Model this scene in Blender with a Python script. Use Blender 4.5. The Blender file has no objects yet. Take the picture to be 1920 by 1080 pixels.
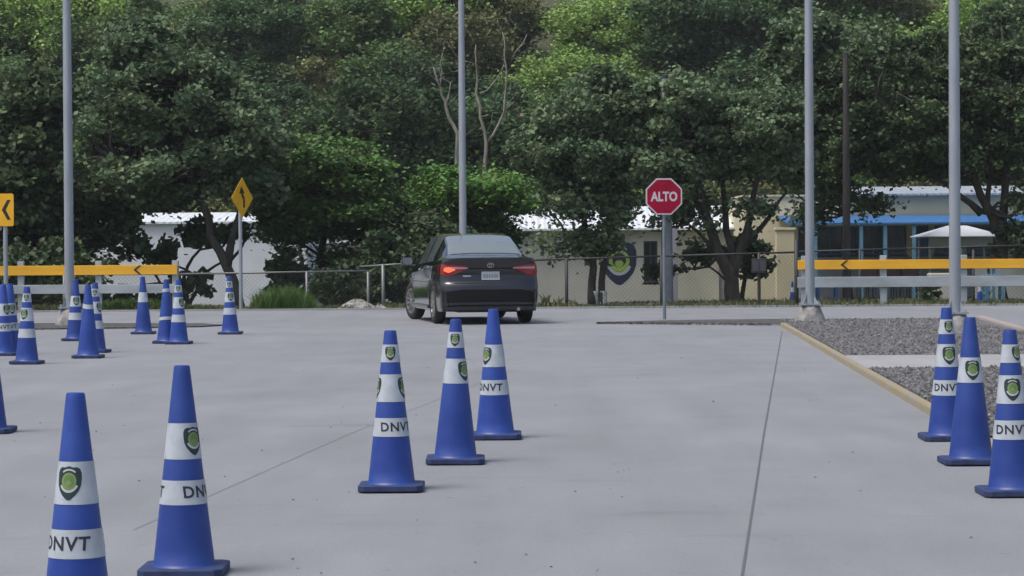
import bpy, bmesh, math, random
import numpy as np
from mathutils import Vector, Matrix
R = math.radians
scene = bpy.context.scene
C = scene.collection

# ------------------------------------------------------------ camera
F = 4700.0            # focal length in pixels of a 1920 px wide picture
CAM = Vector((0, 0, 1.27))
p, r = math.atan(78 / F), R(0.4)
fw = Vector((0, math.cos(p), -math.sin(p)))
r0 = Vector((1, 0, 0)); u0 = Vector((0, math.sin(p), math.cos(p)))
rt = r0 * math.cos(r) - u0 * math.sin(r)
up = r0 * math.sin(r) + u0 * math.cos(r)
cd = bpy.data.cameras.new("camera")
cam = bpy.data.objects.new("camera", cd); C.objects.link(cam)
M = Matrix((rt, up, -fw)).transposed().to_4x4(); M.translation = CAM
cam.matrix_world = M
cd.sensor_width = 36; cd.lens = F / 1920 * 36
cd.clip_start = 0.1; cd.clip_end = 3000
scene.camera = cam

# ------------------------------------------------------------ light
SUN = Vector((-0.42, -0.25, 1.0)).normalized()      # towards the sun
w = bpy.data.worlds.new("World"); scene.world = w; w.use_nodes = True
nt = w.node_tree; nt.nodes.clear()
sky = nt.nodes.new('ShaderNodeTexSky'); sky.sky_type = 'NISHITA'; sky.sun_disc = False
sky.sun_elevation = math.asin(SUN.z); sky.sun_rotation = math.atan2(SUN.x, SUN.y)
sky.air_density = 1.0; sky.dust_density = 5.0; sky.ozone_density = 1.0
bg = nt.nodes.new('ShaderNodeBackground'); bg.inputs[1].default_value = 0.12
out = nt.nodes.new('ShaderNodeOutputWorld')
nt.links.new(sky.outputs[0], bg.inputs[0]); nt.links.new(bg.outputs[0], out.inputs[0])
sd = bpy.data.lights.new("sun", 'SUN'); sd.energy = 1.5; sd.angle = R(20); sd.color = (1, .965, .91)
so = bpy.data.objects.new("sun", sd); C.objects.link(so)
so.rotation_euler = SUN.to_track_quat('Z', 'Y').to_euler()
scene.view_settings.view_transform = 'Standard'
scene.view_settings.look = 'None'
scene.view_settings.gamma = 1
scene.view_settings.exposure = 0.5

# ------------------------------------------------------------ helpers
def ray(u, v):
    return rt * ((u - 960) / F) + up * (-(v - 540) / F) + fw
def at(u, v, Y):                     # point at distance Y seen at (u, v)
    d = ray(u, v); return CAM + d * (Y / d.y)
def G(u, v, z=0.0):                  # point of the ground
    d = ray(u, v); return CAM + d * ((z - CAM.z) / d.z)
def gz(Y): return 0.0 if Y > 17 else -(17 - Y) * .0105
def terr(x, y):                      # ground height behind the paved lot
    def ss(a, b, t):
        t = min(1, max(0, (t - a) / (b - a))); return t * t * (3 - 2 * t)
    z = -.03 - ss(54, 74, y) * (.55 if x < 6.5 else .3)
    z += ss(90, 215, y) * 62 + ss(92, 112, y) * 1.5
    z += (math.sin(x * .11 + 1) * math.sin(y * .07)) * 1.8 * ss(100, 130, y)
    return z

def tag(o, label=None, cat=None, group=None, kind=None):
    if label: o['label'] = label
    if cat: o['category'] = cat
    if group: o['group'] = group
    if kind: o['kind'] = kind
    return o
def empty(name, loc, rz=0):
    o = bpy.data.objects.new(name, None); C.objects.link(o)
    o.location = loc; o.rotation_euler = (0, 0, rz); o.empty_display_size = .2
    return o
def copy_tree(o, parent=None):
    c = o.copy(); C.objects.link(c); c.parent = parent
    for ch in list(o.children): copy_tree(ch, c)
    return c

class MB:
    def __init__(s): s.v = []; s.f = []; s.m = []; s.mi = 0
    def add(s, vs, fs):
        b = len(s.v); s.v += [tuple(q) for q in vs]
        for f in fs: s.f.append(tuple(b + i for i in f)); s.m.append(s.mi)
        return s
    def box(s, x0, x1, y0, y1, z0, z1):
        v = [(x, y, z) for z in (z0, z1) for x, y in ((x0, y0), (x1, y0), (x1, y1), (x0, y1))]
        return s.add(v, [(3, 2, 1, 0), (4, 5, 6, 7), (0, 1, 5, 4), (1, 2, 6, 5), (2, 3, 7, 6), (3, 0, 4, 7)])
    def bar(s, a, b, w, h):           # box section from a to b
        a, b = Vector(a), Vector(b); d = (b - a).normalized()
        sx = d.cross(Vector((0, 0, 1)))
        if sx.length < .01: sx = Vector((1, 0, 0))
        sx.normalize(); sz = sx.cross(d)
        v = []
        for q in (a, b):
            for i, j in ((-1, -1), (1, -1), (1, 1), (-1, 1)): v.append(q + sx * i * w / 2 + sz * j * h / 2)
        return s.add(v, [(0, 1, 2, 3), (7, 6, 5, 4), (0, 4, 5, 1), (1, 5, 6, 2), (2, 6, 7, 3), (3, 7, 4, 0)])
    def tube(s, pts, rad, n=8, cap=True):
        pts = [Vector(q) for q in pts]; vs = []; fs = []; k = len(pts)
        ref = Vector((0.3, 0.2, 1)) if abs((pts[-1] - pts[0]).normalized().z) < .8 else Vector((1, .1, 0))
        for i, q in enumerate(pts):
            d = (pts[min(i + 1, k - 1)] - pts[max(i - 1, 0)]).normalized()
            a = d.cross(ref).normalized(); b = d.cross(a)
            rr = rad[i] if hasattr(rad, '__len__') else rad
            for j in range(n):
                t = 2 * math.pi * j / n; vs.append(q + a * math.cos(t) * rr + b * math.sin(t) * rr)
        for i in range(k - 1):
            for j in range(n):
                fs.append((i * n + j, i * n + (j + 1) % n, (i + 1) * n + (j + 1) % n, (i + 1) * n + j))
        if cap: fs.append(tuple(range(n))); fs.append(tuple((k - 1) * n + j for j in reversed(range(n))))
        return s.add(vs, fs)
    def lathe(s, prof, n=24, c=(0, 0, 0)):     # prof: (radius, z)
        vs = []; fs = []; k = len(prof)
        for q, z in prof:
            for j in range(n):
                t = 2 * math.pi * j / n; vs.append((c[0] + math.cos(t) * q, c[1] + math.sin(t) * q, c[2] + z))
        for i in range(k - 1):
            for j in range(n):
                fs.append((i * n + j, i * n + (j + 1) % n, (i + 1) * n + (j + 1) % n, (i + 1) * n + j))
        return s.add(vs, fs)
    def poly(s, pts, y, th):          # outline in x,z extruded from y to y+th
        n = len(pts)
        v = [(a, y, b) for a, b in pts] + [(a, y + th, b) for a, b in pts]
        return s.add(v, [tuple(range(n)), tuple(reversed(range(n, 2 * n)))] + [(i, i + n, (i + 1) % n + n, (i + 1) % n) for i in range(n)])
    def flat(s, pts, z0, z1):         # outline in x,y extruded from z0 to z1
        n = len(pts)
        v = [(a, b, z0) for a, b in pts] + [(a, b, z1) for a, b in pts]
        return s.add(v, [tuple(reversed(range(n))), tuple(range(n, 2 * n))] + [(i, (i + 1) % n, (i + 1) % n + n, i + n) for i in range(n)])
    def build(s, name, mats, parent=None, smooth=False, bevel=0):
        me = bpy.data.meshes.new(name); me.from_pydata(s.v, [], s.f)
        if not isinstance(mats, (list, tuple)): mats = [mats]
        for m in mats: me.materials.append(m)
        if len(mats) > 1: me.polygons.foreach_set('material_index', s.m)
        bm = bmesh.new(); bm.from_mesh(me); bmesh.ops.recalc_face_normals(bm, faces=bm.faces[:])
        bm.to_mesh(me); bm.free()
        if smooth: me.polygons.foreach_set('use_smooth', [True] * len(me.polygons))
        me.update()
        o = bpy.data.objects.new(name, me); C.objects.link(o)
        if parent: o.parent = parent
        if bevel:
            b = o.modifiers.new('bevel', 'BEVEL'); b.width = bevel; b.segments = 2; b.limit_method = 'ANGLE'
        if smooth == 'auto':
            me.set_sharp_from_angle(angle=R(35))
        return o

# ------------------------------------------------------------ materials
def mat(name, col, rough=.6, metal=0, var=0, scale=4, col2=None, bump=0, bscale=None, spec=None, coat=0, emit=None, isl=0, trans=0, detail=6, stretch=None, obj_rand=0):
    m = bpy.data.materials.new(name); m.use_nodes = True
    n = m.node_tree.nodes; l = m.node_tree.links; b = n['Principled BSDF']
    b.inputs['Roughness'].default_value = rough; b.inputs['Metallic'].default_value = metal
    b.inputs['Base Color'].default_value = (*col, 1)
    if spec is not None: b.inputs['Specular IOR Level'].default_value = spec
    if coat: b.inputs['Coat Weight'].default_value = coat; b.inputs['Coat Roughness'].default_value = .04
    if emit: b.inputs['Emission Color'].default_value = (*emit[0], 1); b.inputs['Emission Strength'].default_value = emit[1]
    tc = n.new('ShaderNodeTexCoord'); src = tc.outputs['Object']
    if stretch:
        mp = n.new('ShaderNodeMapping'); mp.inputs['Scale'].default_value = stretch
        l.new(src, mp.inputs[0]); src = mp.outputs[0]
    cur = None
    if var or col2:
        t = n.new('ShaderNodeTexNoise'); t.inputs['Scale'].default_value = scale; t.inputs['Detail'].default_value = detail
        l.new(src, t.inputs['Vector'])
        mr = n.new('ShaderNodeMapRange'); mr.inputs[1].default_value = .35; mr.inputs[2].default_value = .65
        l.new(t.outputs[0], mr.inputs[0])
        mx = n.new('ShaderNodeMix'); mx.data_type = 'RGBA'
        mx.inputs[6].default_value = (*[c * (1 - var) for c in col], 1)
        mx.inputs[7].default_value = (*(col2 if col2 else [min(1, c * (1 + var)) for c in col]), 1)
        l.new(mr.outputs[0], mx.inputs[0]); cur = mx.outputs[2]
    if isl or obj_rand:
        hs = n.new('ShaderNodeHueSaturation')
        if cur: l.new(cur, hs.inputs['Color'])
        else: hs.inputs['Color'].default_value = (*col, 1)
        ge = n.new('ShaderNodeNewGeometry'); oi = n.new('ShaderNodeObjectInfo')
        a = n.new('ShaderNodeMath'); a.operation = 'MULTIPLY_ADD'
        a.inputs[1].default_value = isl * 2; a.inputs[2].default_value = 1 - isl
        l.new(ge.outputs['Random Per Island'], a.inputs[0])
        c2 = n.new('ShaderNodeMath'); c2.operation = 'MULTIPLY_ADD'
        c2.inputs[1].default_value = obj_rand * 2; c2.inputs[2].default_value = 1 - obj_rand
        l.new(oi.outputs['Random'], c2.inputs[0])
        mu = n.new('ShaderNodeMath'); mu.operation = 'MULTIPLY'
        l.new(a.outputs[0], mu.inputs[0]); l.new(c2.outputs[0], mu.inputs[1]); l.new(mu.outputs[0], hs.inputs['Value'])
        h = n.new('ShaderNodeMath'); h.operation = 'MULTIPLY_ADD'; h.inputs[1].default_value = .05; h.inputs[2].default_value = .475
        l.new(ge.outputs['Random Per Island'], h.inputs[0]); (l.new(h.outputs[0], hs.inputs['Hue']) if isl else None)
        cur = hs.outputs[0]
    if cur: l.new(cur, b.inputs['Base Color'])
    if trans:
        tr = n.new('ShaderNodeBsdfTranslucent'); ms = n.new('ShaderNodeMixShader'); ms.inputs[0].default_value = trans
        if cur: l.new(cur, tr.inputs[0])
        l.new(b.outputs[0], ms.inputs[1]); l.new(tr.outputs[0], ms.inputs[2])
        l.new(ms.outputs[0], n['Material Output'].inputs[0])
    if bump:
        t2 = n.new('ShaderNodeTexNoise'); t2.inputs['Scale'].default_value = bscale or scale * 4; t2.inputs['Detail'].default_value = 8
        l.new(src, t2.inputs['Vector'])
        bp = n.new('ShaderNodeBump'); bp.inputs['Strength'].default_value = bump; bp.inputs['Distance'].default_value = .02
        l.new(t2.outputs[0], bp.inputs['Height']); l.new(bp.outputs[0], b.inputs['Normal'])
    return m

def concrete_mat(name, base):
    m = bpy.data.materials.new(name); m.use_nodes = True
    n = m.node_tree.nodes; l = m.node_tree.links; b = n['Principled BSDF']
    b.inputs['Roughness'].default_value = .75; b.inputs['Specular IOR Level'].default_value = .35
    tc = n.new('ShaderNodeTexCoord')
    def noise(sc, det, st=(1, 1, 1)):
        mp = n.new('ShaderNodeMapping'); mp.inputs['Scale'].default_value = st
        l.new(tc.outputs['Object'], mp.inputs[0])
        t = n.new('ShaderNodeTexNoise'); t.inputs['Scale'].default_value = sc; t.inputs['Detail'].default_value = det
        l.new(mp.outputs[0], t.inputs['Vector']); return t.outputs[0]
    def rng(s, a, b_, lo, hi):
        q = n.new('ShaderNodeMapRange')
        for i, x in enumerate((a, b_, lo, hi)): q.inputs[i + 1].default_value = x
        l.new(s, q.inputs[0]); return q.outputs[0]
    def mul(a, b_):
        q = n.new('ShaderNodeMath'); q.operation = 'MULTIPLY'; l.new(a, q.inputs[0]); l.new(b_, q.inputs[1]); return q.outputs[0]
    f = mul(rng(noise(.35, 5), .3, .7, .91, 1.06), rng(noise(2.2, 6, (1, .35, 1)), .3, .7, .93, 1.05))
    f = mul(f, rng(noise(60, 4), .3, .7, .93, 1.06))
    f = mul(f, rng(noise(1.1, 8, (.5, 1.6, 1)), .62, .74, 1, .86))        # stains
    f = mul(f, rng(noise(1.6, 5, (1.2, .05, 1)), .3, .7, .96, 1.04))
    f = mul(f, rng(noise(14, 3), .68, .76, 1, .72))
    mx = n.new('ShaderNodeMix'); mx.data_type = 'RGBA'; mx.blend_type = 'MULTIPLY'; mx.inputs[0].default_value = 1
    mx.inputs[6].default_value = (*base, 1); l.new(f, mx.inputs[7]); l.new(mx.outputs[2], b.inputs['Base Color'])
    bp = n.new('ShaderNodeBump'); bp.inputs['Strength'].default_value = .25; bp.inputs['Distance'].default_value = .01
    l.new(noise(90, 6), bp.inputs['Height']); l.new(bp.outputs[0], b.inputs['Normal'])
    return m

def gravel_mat(name, c1, c2, sc):
    m = bpy.data.materials.new(name); m.use_nodes = True
    n = m.node_tree.nodes; l = m.node_tree.links; b = n['Principled BSDF']; b.inputs['Roughness'].default_value = .9
    tc = n.new('ShaderNodeTexCoord')
    v = n.new('ShaderNodeTexVoronoi'); v.inputs['Scale'].default_value = sc; l.new(tc.outputs['Object'], v.inputs['Vector'])
    t = n.new('ShaderNodeTexNoise'); t.inputs['Scale'].default_value = 1.5; t.inputs['Detail'].default_value = 6; l.new(tc.outputs['Object'], t.inputs['Vector'])
    sp = n.new('ShaderNodeSeparateColor'); l.new(v.outputs['Color'], sp.inputs[0])
    ad = n.new('ShaderNodeMath'); ad.operation = 'MULTIPLY_ADD'; ad.inputs[1].default_value = .6
    l.new(sp.outputs[0], ad.inputs[0])
    mr = n.new('ShaderNodeMapRange'); mr.inputs[1].default_value = .3; mr.inputs[2].default_value = .7; mr.inputs[4].default_value = .4
    l.new(t.outputs[0], mr.inputs[0]); l.new(mr.outputs[0], ad.inputs[2])
    mx = n.new('ShaderNodeMix'); mx.data_type = 'RGBA'; mx.inputs[6].default_value = (*c1, 1); mx.inputs[7].default_value = (*c2, 1)
    l.new(ad.outputs[0], mx.inputs[0]); l.new(mx.outputs[2], b.inputs['Base Color'])
    bp = n.new('ShaderNodeBump'); bp.inputs['Strength'].default_value = 1; bp.inputs['Distance'].default_value = .03
    l.new(v.outputs['Distance'], bp.inputs['Height']); l.new(bp.outputs[0], b.inputs['Normal'])
    return m

M_conc = concrete_mat('concrete_paving', (.215, .226, .245))
M_conc2 = concrete_mat('pale_concrete', (.30, .305, .315))
M_joint = mat('joint_filler', (.10, .105, .12), .9)
M_faint = mat('worn_joint', (.188, .198, .217), .9)
M_gravel = gravel_mat('gravel', (.035, .036, .038), (.24, .24, .25), 24)
M_darkgr = gravel_mat('dark_gravel', (.035, .036, .036), (.11, .11, .11), 22)
M_soil = mat('soil', (.09, .08, .055), .95, var=.4, scale=1.5, col2=(.06, .09, .03), bump=.6, bscale=20)
M_hill = mat('hill_soil', (.10, .095, .055), .95, var=.4, scale=.3, col2=(.045, .075, .025), bump=.6, bscale=6)
M_yel = mat('kerb_paint', (.33, .265, .12), .75, var=.15, scale=5, col2=(.25, .24, .22), bump=.2, bscale=30)
M_galv = mat('galvanised_steel', (.30, .335, .375), .5, metal=.25, var=.08, scale=6, stretch=(1, 1, .2))
M_pole2 = mat('sign_post_steel', (.20, .235, .26), .5, metal=.4, var=.1, scale=5)
M_foot = mat('footing_concrete', (.24, .24, .235), .85, var=.35, scale=9, bump=.8, bscale=14)
M_blue = mat('cone_blue', (.012, .047, .29), .45, var=.18, scale=5, col2=(.024, .066, .30), bump=.12, bscale=9, obj_rand=.12)
M_plate = mat('cone_base_rubber', (.02, .036, .11), .6, var=.3, scale=12)
M_band = mat('reflective_sleeve', (.40, .445, .49), .4, var=.12, scale=11, detail=3)
M_ink = mat('dark_print', (.02, .022, .04), .5)
M_shield = mat('shield_print', (.013, .032, .034), .5)
M_lime = mat('lime_print', (.17, .25, .08), .5)
M_white = mat('white_print', (.42, .45, .48), .5)
M_olive = mat('olive_print', (.10, .20, .06), .5)
M_navy = mat('navy_print', (.012, .016, .05), .5)
M_red = mat('sign_red', (.29, .001, .03), .5, var=.12, scale=3, spec=.2)
M_signw = mat('sign_white', (.56, .50, .54), .4)
M_signy = mat('sign_yellow', (.80, .42, .01), .4, var=.06, scale=4)
M_black = mat('sign_black', (.012, .012, .012), .5)
M_orange = mat('rail_yellow_paint', (.78, .41, .02), .5, var=.1, scale=2.5, stretch=(.4, 1, 2))
M_railw = mat('rail_white_paint', (.33, .37, .40), .6, var=.15, scale=3, stretch=(.5, 1, 1))
M_fence = mat('fence_steel', (.17, .18, .18), .5, metal=.5)
M_fdark = mat('dark_fence_steel', (.03, .032, .034), .6)

# ------------------------------------------------------------ ground
FARY = 51.0
mb = MB()
xs = [-60, -20, -8, 0, 8, 20, 60]; ys = [-15, 3, 6, 9, 12, 15, 17, 20, 30, 40, FARY]
vs = [(x, y, gz(y)) for y in ys for x in xs]; nx = len(xs)
mb.add(vs, [(j * nx + i, j * nx + i + 1, (j + 1) * nx + i + 1, (j + 1) * nx + i) for j in range(len(ys) - 1) for i in range(nx - 1)])
tag(mb.build('pavement', M_conc), kind='structure')
mb = MB()
xs = list(np.linspace(-150, 150, 61)); ys = [FARY, 52, 54, 58, 62, 66, 70, 74, 80, 86] + list(np.linspace(90, 330, 60))
nx = len(xs)
mb.add([(x, y, terr(x, y)) for y in ys for x in xs], [(j * nx + i, j * nx + i + 1, (j + 1) * nx + i + 1, (j + 1) * nx + i) for j in range(len(ys) - 1) for i in range(nx - 1)])
tag(mb.build('hillside', M_hill, smooth=True), kind='structure')
mb = MB(); mb.flat([(-600, -600), (600, -600), (600, 600), (-600, 600)], -1.6, -1.5)
tag(mb.build('ground', M_soil), kind='structure')
mb = MB(); mb.box(-60, 60, FARY - .16, FARY, -.3, .035)
tag(mb.build('kerb', M_conc2), kind='structure')
# dirt strip beyond the kerb, just above the terrain
mb = MB(); n = 40
vs = []
for i in range(n + 1):
    x = -30 + 60 * i / n; vs += [(x, FARY, .0), (x, 53 + .3 * math.sin(i * 1.7), .0)]
mb.add(vs, [(2 * i, 2 * i + 2, 2 * i + 3, 2 * i + 1) for i in range(n)])
tag(mb.build('dirt_verge', M_soil), kind='structure')

# joints
def strip(name, a, b, wd, m, z=.004):
    a, b = Vector(a), Vector(b); d = (b - a); L = d.length; d.normalize(); s_ = Vector((-d.y, d.x, 0)) * wd / 2
    k = 14; vs = []
    for i in range(k + 1):
        q = a + d * L * i / k; h = gz(q.y) + z
        for g in (-1, 1): vs.append((q.x + s_.x * g, q.y + s_.y * g, h))
    mb = MB(); mb.add(vs, [(2 * i, 2 * i + 2, 2 * i + 3, 2 * i + 1) for i in range(k)])
    return tag(mb.build(name, m), kind='structure')
ja, jb = G(1466, 622), G(1424, 860)
strip('pavement_joint', (ja.x, ja.y, 0), (ja.x + (jb.x - ja.x) * 1.4, ja.y + (jb.y - ja.y) * 1.4, 0), .011, M_joint)
strip('pavement_joint', (*G(250, 972).xy, 0), (*G(960, 695).xy, 0), .005, M_faint)
strip('pavement_joint', (*G(1466, 640).xy, 0), (*G(700, 643).xy, 0), .008, M_faint)

# right gravel island with low yellow kerb
kf, kn = G(1468, 612), G(1741, 772); ke = kn + (kn - kf) * .8
isl = [(1.42, 40.75), (4.4, 41.75), (7.75, 41.6), (7.2, 35), (6.3, 19), (5.9, 3.5), (ke.x + .1, ke.y), (kn.x + .12, kn.y), (kf.x + .12, kf.y), (kf.x - .05, 39.25)]
mb = MB()
def tri_sheet(mb, poly, z):
    bm = bmesh.new(); f = bm.faces.new([bm.verts.new((x, y, 0)) for x, y in poly])
    bmesh.ops.triangulate(bm, faces=[f]); bm.verts.index_update()
    bmesh.ops.subdivide_edges(bm, edges=bm.edges[:], cuts=3, use_grid_fill=True)
    bm.verts.ensure_lookup_table(); bm.verts.index_update()
    mb.add([(v.co.x, v.co.y, gz(v.co.y) + z) for v in bm.verts], [tuple(v.index for v in f.verts) for f in bm.faces]); bm.free()
tri_sheet(mb, isl, .03)
k = len(isl)
mb.add([(x, y, gz(y) + z) for z in (-.02, .03) for x, y in isl], [(i, (i + 1) % k, (i + 1) % k + k, i + k) for i in range(k)])
tag(mb.build('gravel_island', M_gravel), kind='structure')
def kerb(name, pts, wd, h, m):
    mb = MB(); prof = [(-.5, 0), (-.42, .8), (-.34, 1), (.4, 1), (.5, .85), (.5, 0)]; vs = []; np_ = len(prof)
    out_ = []
    for i in range(len(pts) - 1):
        for j in range(12): out_.append(Vector(pts[i]).lerp(Vector(pts[i + 1]), j / 12))
    out_.append(Vector(pts[-1])); pts = out_
    for i, q in enumerate(pts):
        d = (pts[min(i + 1, len(pts) - 1)] - pts[max(i - 1, 0)]).normalized(); s_ = Vector((d.y, -d.x))
        for a, b in prof: vs.append((q.x + s_.x * a * wd, q.y + s_.y * a * wd, gz(q.y) + b * h - .001))
    mb.add(vs, [(i * np_ + j, i * np_ + j + 1, (i + 1) * np_ + j + 1, (i + 1) * np_ + j) for i in range(len(pts) - 1) for j in range(np_ - 1)] + [tuple(range(np_))])
    return tag(mb.build(name, m), kind='structure')
kerb('kerb', [ke.xy, kn.xy, kf.xy], .085, .06, M_yel)
kerb('kerb', [(5.9, 3.5), (6.3, 19), (7.2, 35), (7.75, 41.6)], .13, .07, mat('pink_kerb_paint', (.36, .28, .25), .8, var=.1, scale=4, col2=(.30, .29, .28)))
ya, yb = G(1650, 696).y, G(1650, 672).y; kx = lambda y: kn.x + (kf.x - kn.x) * (y - kn.y) / (kf.y - kn.y) + .06
mb = MB(); mb.flat([(kx(ya), ya), (6.6, ya), (6.75, yb), (kx(yb), yb)], .01, .036)
tag(mb.build('path', M_conc2), kind='structure')
# left island
a = [G(-330, 640), G(60, 618.5), G(250, 616), G(380, 613.5), G(418, 611), G(380, 608.5), G(60, 608), G(-330, 612)]
mb = MB(); mb.flat([(q.x, q.y) for q in a], -.01, .022)
tag(mb.build('gravel_island', M_darkgr), kind='structure')
mb = MB()
a = [G(1118, 607.5), G(1300, 603.5), G(1488, 601.5), G(1520, 606), G(1462, 610.5), G(1300, 609)]
mb.flat([(q.x, q.y) for q in a], .0, .036)
tag(mb.build('dark_gravel_edge', M_darkgr), kind='structure')
def stones(name, n, fx, y0, y1, z, m, lab, seed, size=.03, skip=None):
    rg = np.random.default_rng(seed); mb = MB(); k = 0
    while k < n:
        y = y0 + (y1 - y0) * rg.random() ** 1.3; a_, b_ = fx(y); x = rg.uniform(a_, b_)
        if skip and skip(x, y): k += 1; continue
        r_ = size * rg.uniform(.4, 1.3); q = [Vector(d) * r_ * rg.uniform(.7, 1.2) for d in ((1, 0, 0), (0, 1, 0), (-1, 0, 0), (0, -1, 0), (0, 0, .8), (0, 0, -.5))]
        t = rg.uniform(0, 6.28); c_, s_ = math.cos(t), math.sin(t)
        mb.add([(x + v.x * c_ - v.y * s_, y + v.x * s_ + v.y * c_, gz(y) + z + v.z + r_ * .25) for v in q], [(0, 1, 4), (1, 2, 4), (2, 3, 4), (3, 0, 4)]); k += 1
    return tag(mb.build(name, m), lab, 'gravel', kind='stuff')
M_stone = mat('loose_stone', (.105, .106, .11), .9, var=.4, scale=30, isl=.6)
stones('loose_gravel', 17000, lambda y: (kx(y) + .05, kx(y) + .1 + y * .11), 16, 41.4, .03, M_stone, 'loose grey gravel covering the right island', 5, .025, lambda x, y: ya < y < yb or x > 7.1)
stones('scattered_grit', 170, lambda y: (-y * .2, y * .2), 8, 45, .001, M_stone, 'fine grit and specks scattered over the paving', 6, .008)

# ------------------------------------------------------------ trees
def leaf_arrays(rng, cen, size, upb, fold=.18, aspect=.42):
    n = len(cen)
    nrm = rng.normal(size=(n, 3)); nrm[:, 2] = np.abs(nrm[:, 2]) + upb; nrm /= np.linalg.norm(nrm, axis=1)[:, None]
    t = rng.normal(size=(n, 3)); t[:, 2] -= .4; t -= nrm * (t * nrm).sum(1)[:, None]; t /= np.linalg.norm(t, axis=1)[:, None]
    b = np.cross(nrm, t); L = (size * rng.uniform(.6, 1.35, n))[:, None]
    v = np.empty((n, 4, 3))
    v[:, 0] = cen - t * L * .5; v[:, 2] = cen + t * L * .5 - nrm * L * fold * .6
    v[:, 1] = cen + b * L * aspect - nrm * L * fold * .3 ; v[:, 3] = cen - b * L * aspect - nrm * L * fold * .3
    return v.reshape(-1, 3)
def leaves_obj(name, v, m, parent):
    n = len(v) // 4; me = bpy.data.meshes.new(name)
    me.vertices.add(len(v)); me.vertices.foreach_set('co', v.ravel().astype(np.float32))
    me.loops.add(len(v)); me.loops.foreach_set('vertex_index', np.arange(len(v), dtype=np.int32))
    me.polygons.add(n); me.polygons.foreach_set('loop_start', np.arange(0, len(v), 4, dtype=np.int32))
    me.materials.append(m); me.update(calc_edges=True)
    o = bpy.data.objects.new(name, me); C.objects.link(o); o.parent = parent
    return o
def wob(a, b, k, amp, rng):
    a, b = Vector(a), Vector(b); L = (b - a).length; pts = []
    off = Vector(rng.normal(size=3)) * amp * L; off2 = Vector(rng.normal(size=3)) * amp * L * .5
    for i in range(k + 1):
        t = i / k; pts.append(a.lerp(b, t) + off * math.sin(math.pi * t) + off2 * math.sin(2 * math.pi * t))
    return pts
def tree(name, loc, blobs, trunks, leaf=.16, n=20000, cr=.7, lm=None, bm_=None, seed=1, upb=.5, label='', cat='tree', group=None, clumps=60, flat=.5, inner=.45, limb_r=.05, white_base=0, stragglers=0.1, fold=.18, aspect=.42):
    """blobs: (cx,cy,cz,rx,ry,rz) in local metres; trunks: list of (points, r0, r1)"""
    rng = np.random.default_rng(seed)
    root = empty(name, loc)
    tag(root, label, cat, group)
    tm = MB()
    ends = []
    for pts, ra, rb in trunks:
        P = []
        for i in range(len(pts) - 1):
            w_ = wob(pts[i], pts[i + 1], 3, .03, rng); P += w_[:-1]
        P.append(Vector(pts[-1])); k = len(P)
        rad = [ra + (rb - ra) * i / (k - 1) for i in range(k)]; rad[0] *= 1.25
        tm.tube(P, rad, 8); ends += P[k // 2:]
    cs = []; vol = np.array([b[3] * b[4] * b[5] for b in blobs]) ** .67; vol /= vol.sum()
    dens = []
    for b_, vf in zip(blobs, vol):
        k = max(3, int(clumps * vf)); dens += [b_[6] if len(b_) > 6 else 1] * k
        d = rng.normal(size=(k, 3)); d /= np.linalg.norm(d, axis=1)[:, None]
        rr = rng.uniform(inner, 1, k)[:, None]
        cs.append(np.array(b_[:3]) + d * rr * np.array(b_[3:6]))
    cs = np.concatenate(cs)
    lim = MB()
    for i, c in enumerate(cs):
        cv = Vector(c); e = min(ends, key=lambda q: (q - cv).length + (1.2 * max(0, q.z - cv.z)))
        L = (e - cv).length
        if i % 2 == 0 or L < 2.2:
            tm.tube(wob(e, cv, 4, .1, rng), [max(.012, limb_r * (1 - .8 * j / 4) * min(1.4, L / 2 + .3)) for j in range(5)], 5, cap=False)
    wts = rng.uniform(.4, 1.6, len(cs)); wts /= wts.sum(); wts *= np.array(dens); allc = []
    for c, wv in zip(cs, wts):
        k = int(n * wv); d = rng.normal(size=(k, 3)); d /= np.linalg.norm(d, axis=1)[:, None]
        q = rng.uniform(0, 1, k)[:, None] ** .45; R_ = cr * rng.uniform(.65, 1.35)
        lob = 1 + .35 * np.sin(d[:, :1] * 5 + c[0] * 3) * np.cos(d[:, 1:2] * 4 + c[1])
        allc.append(c + d * q * lob * np.array([R_, R_, R_ * flat]))
    st = int(n * stragglers)
    allc.append(cs[rng.integers(0, len(cs), st)] + rng.normal(size=(st, 3)) * cr * .55)
    allc = np.concatenate(allc)
    leaves_obj('crown', leaf_arrays(rng, allc, leaf, upb, fold, aspect), lm, root)
    tm.build('trunk', bm_ or M_bark, root, smooth=True)
    if white_base:
        wb = MB()
        for pts, ra, rb in trunks:
            a, b = Vector(pts[0]), Vector(pts[1]); d = (b - a).normalized()
            if pts[0][2] < .1: wb.tube([a, a + d * white_base], [ra * 1.28, ra * 1.06 + .01], 10)
        wb.build('whitewash', mat('whitewash', (.55, .57, .52), .8, var=.35, scale=6), root, smooth=True)
    return root

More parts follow.
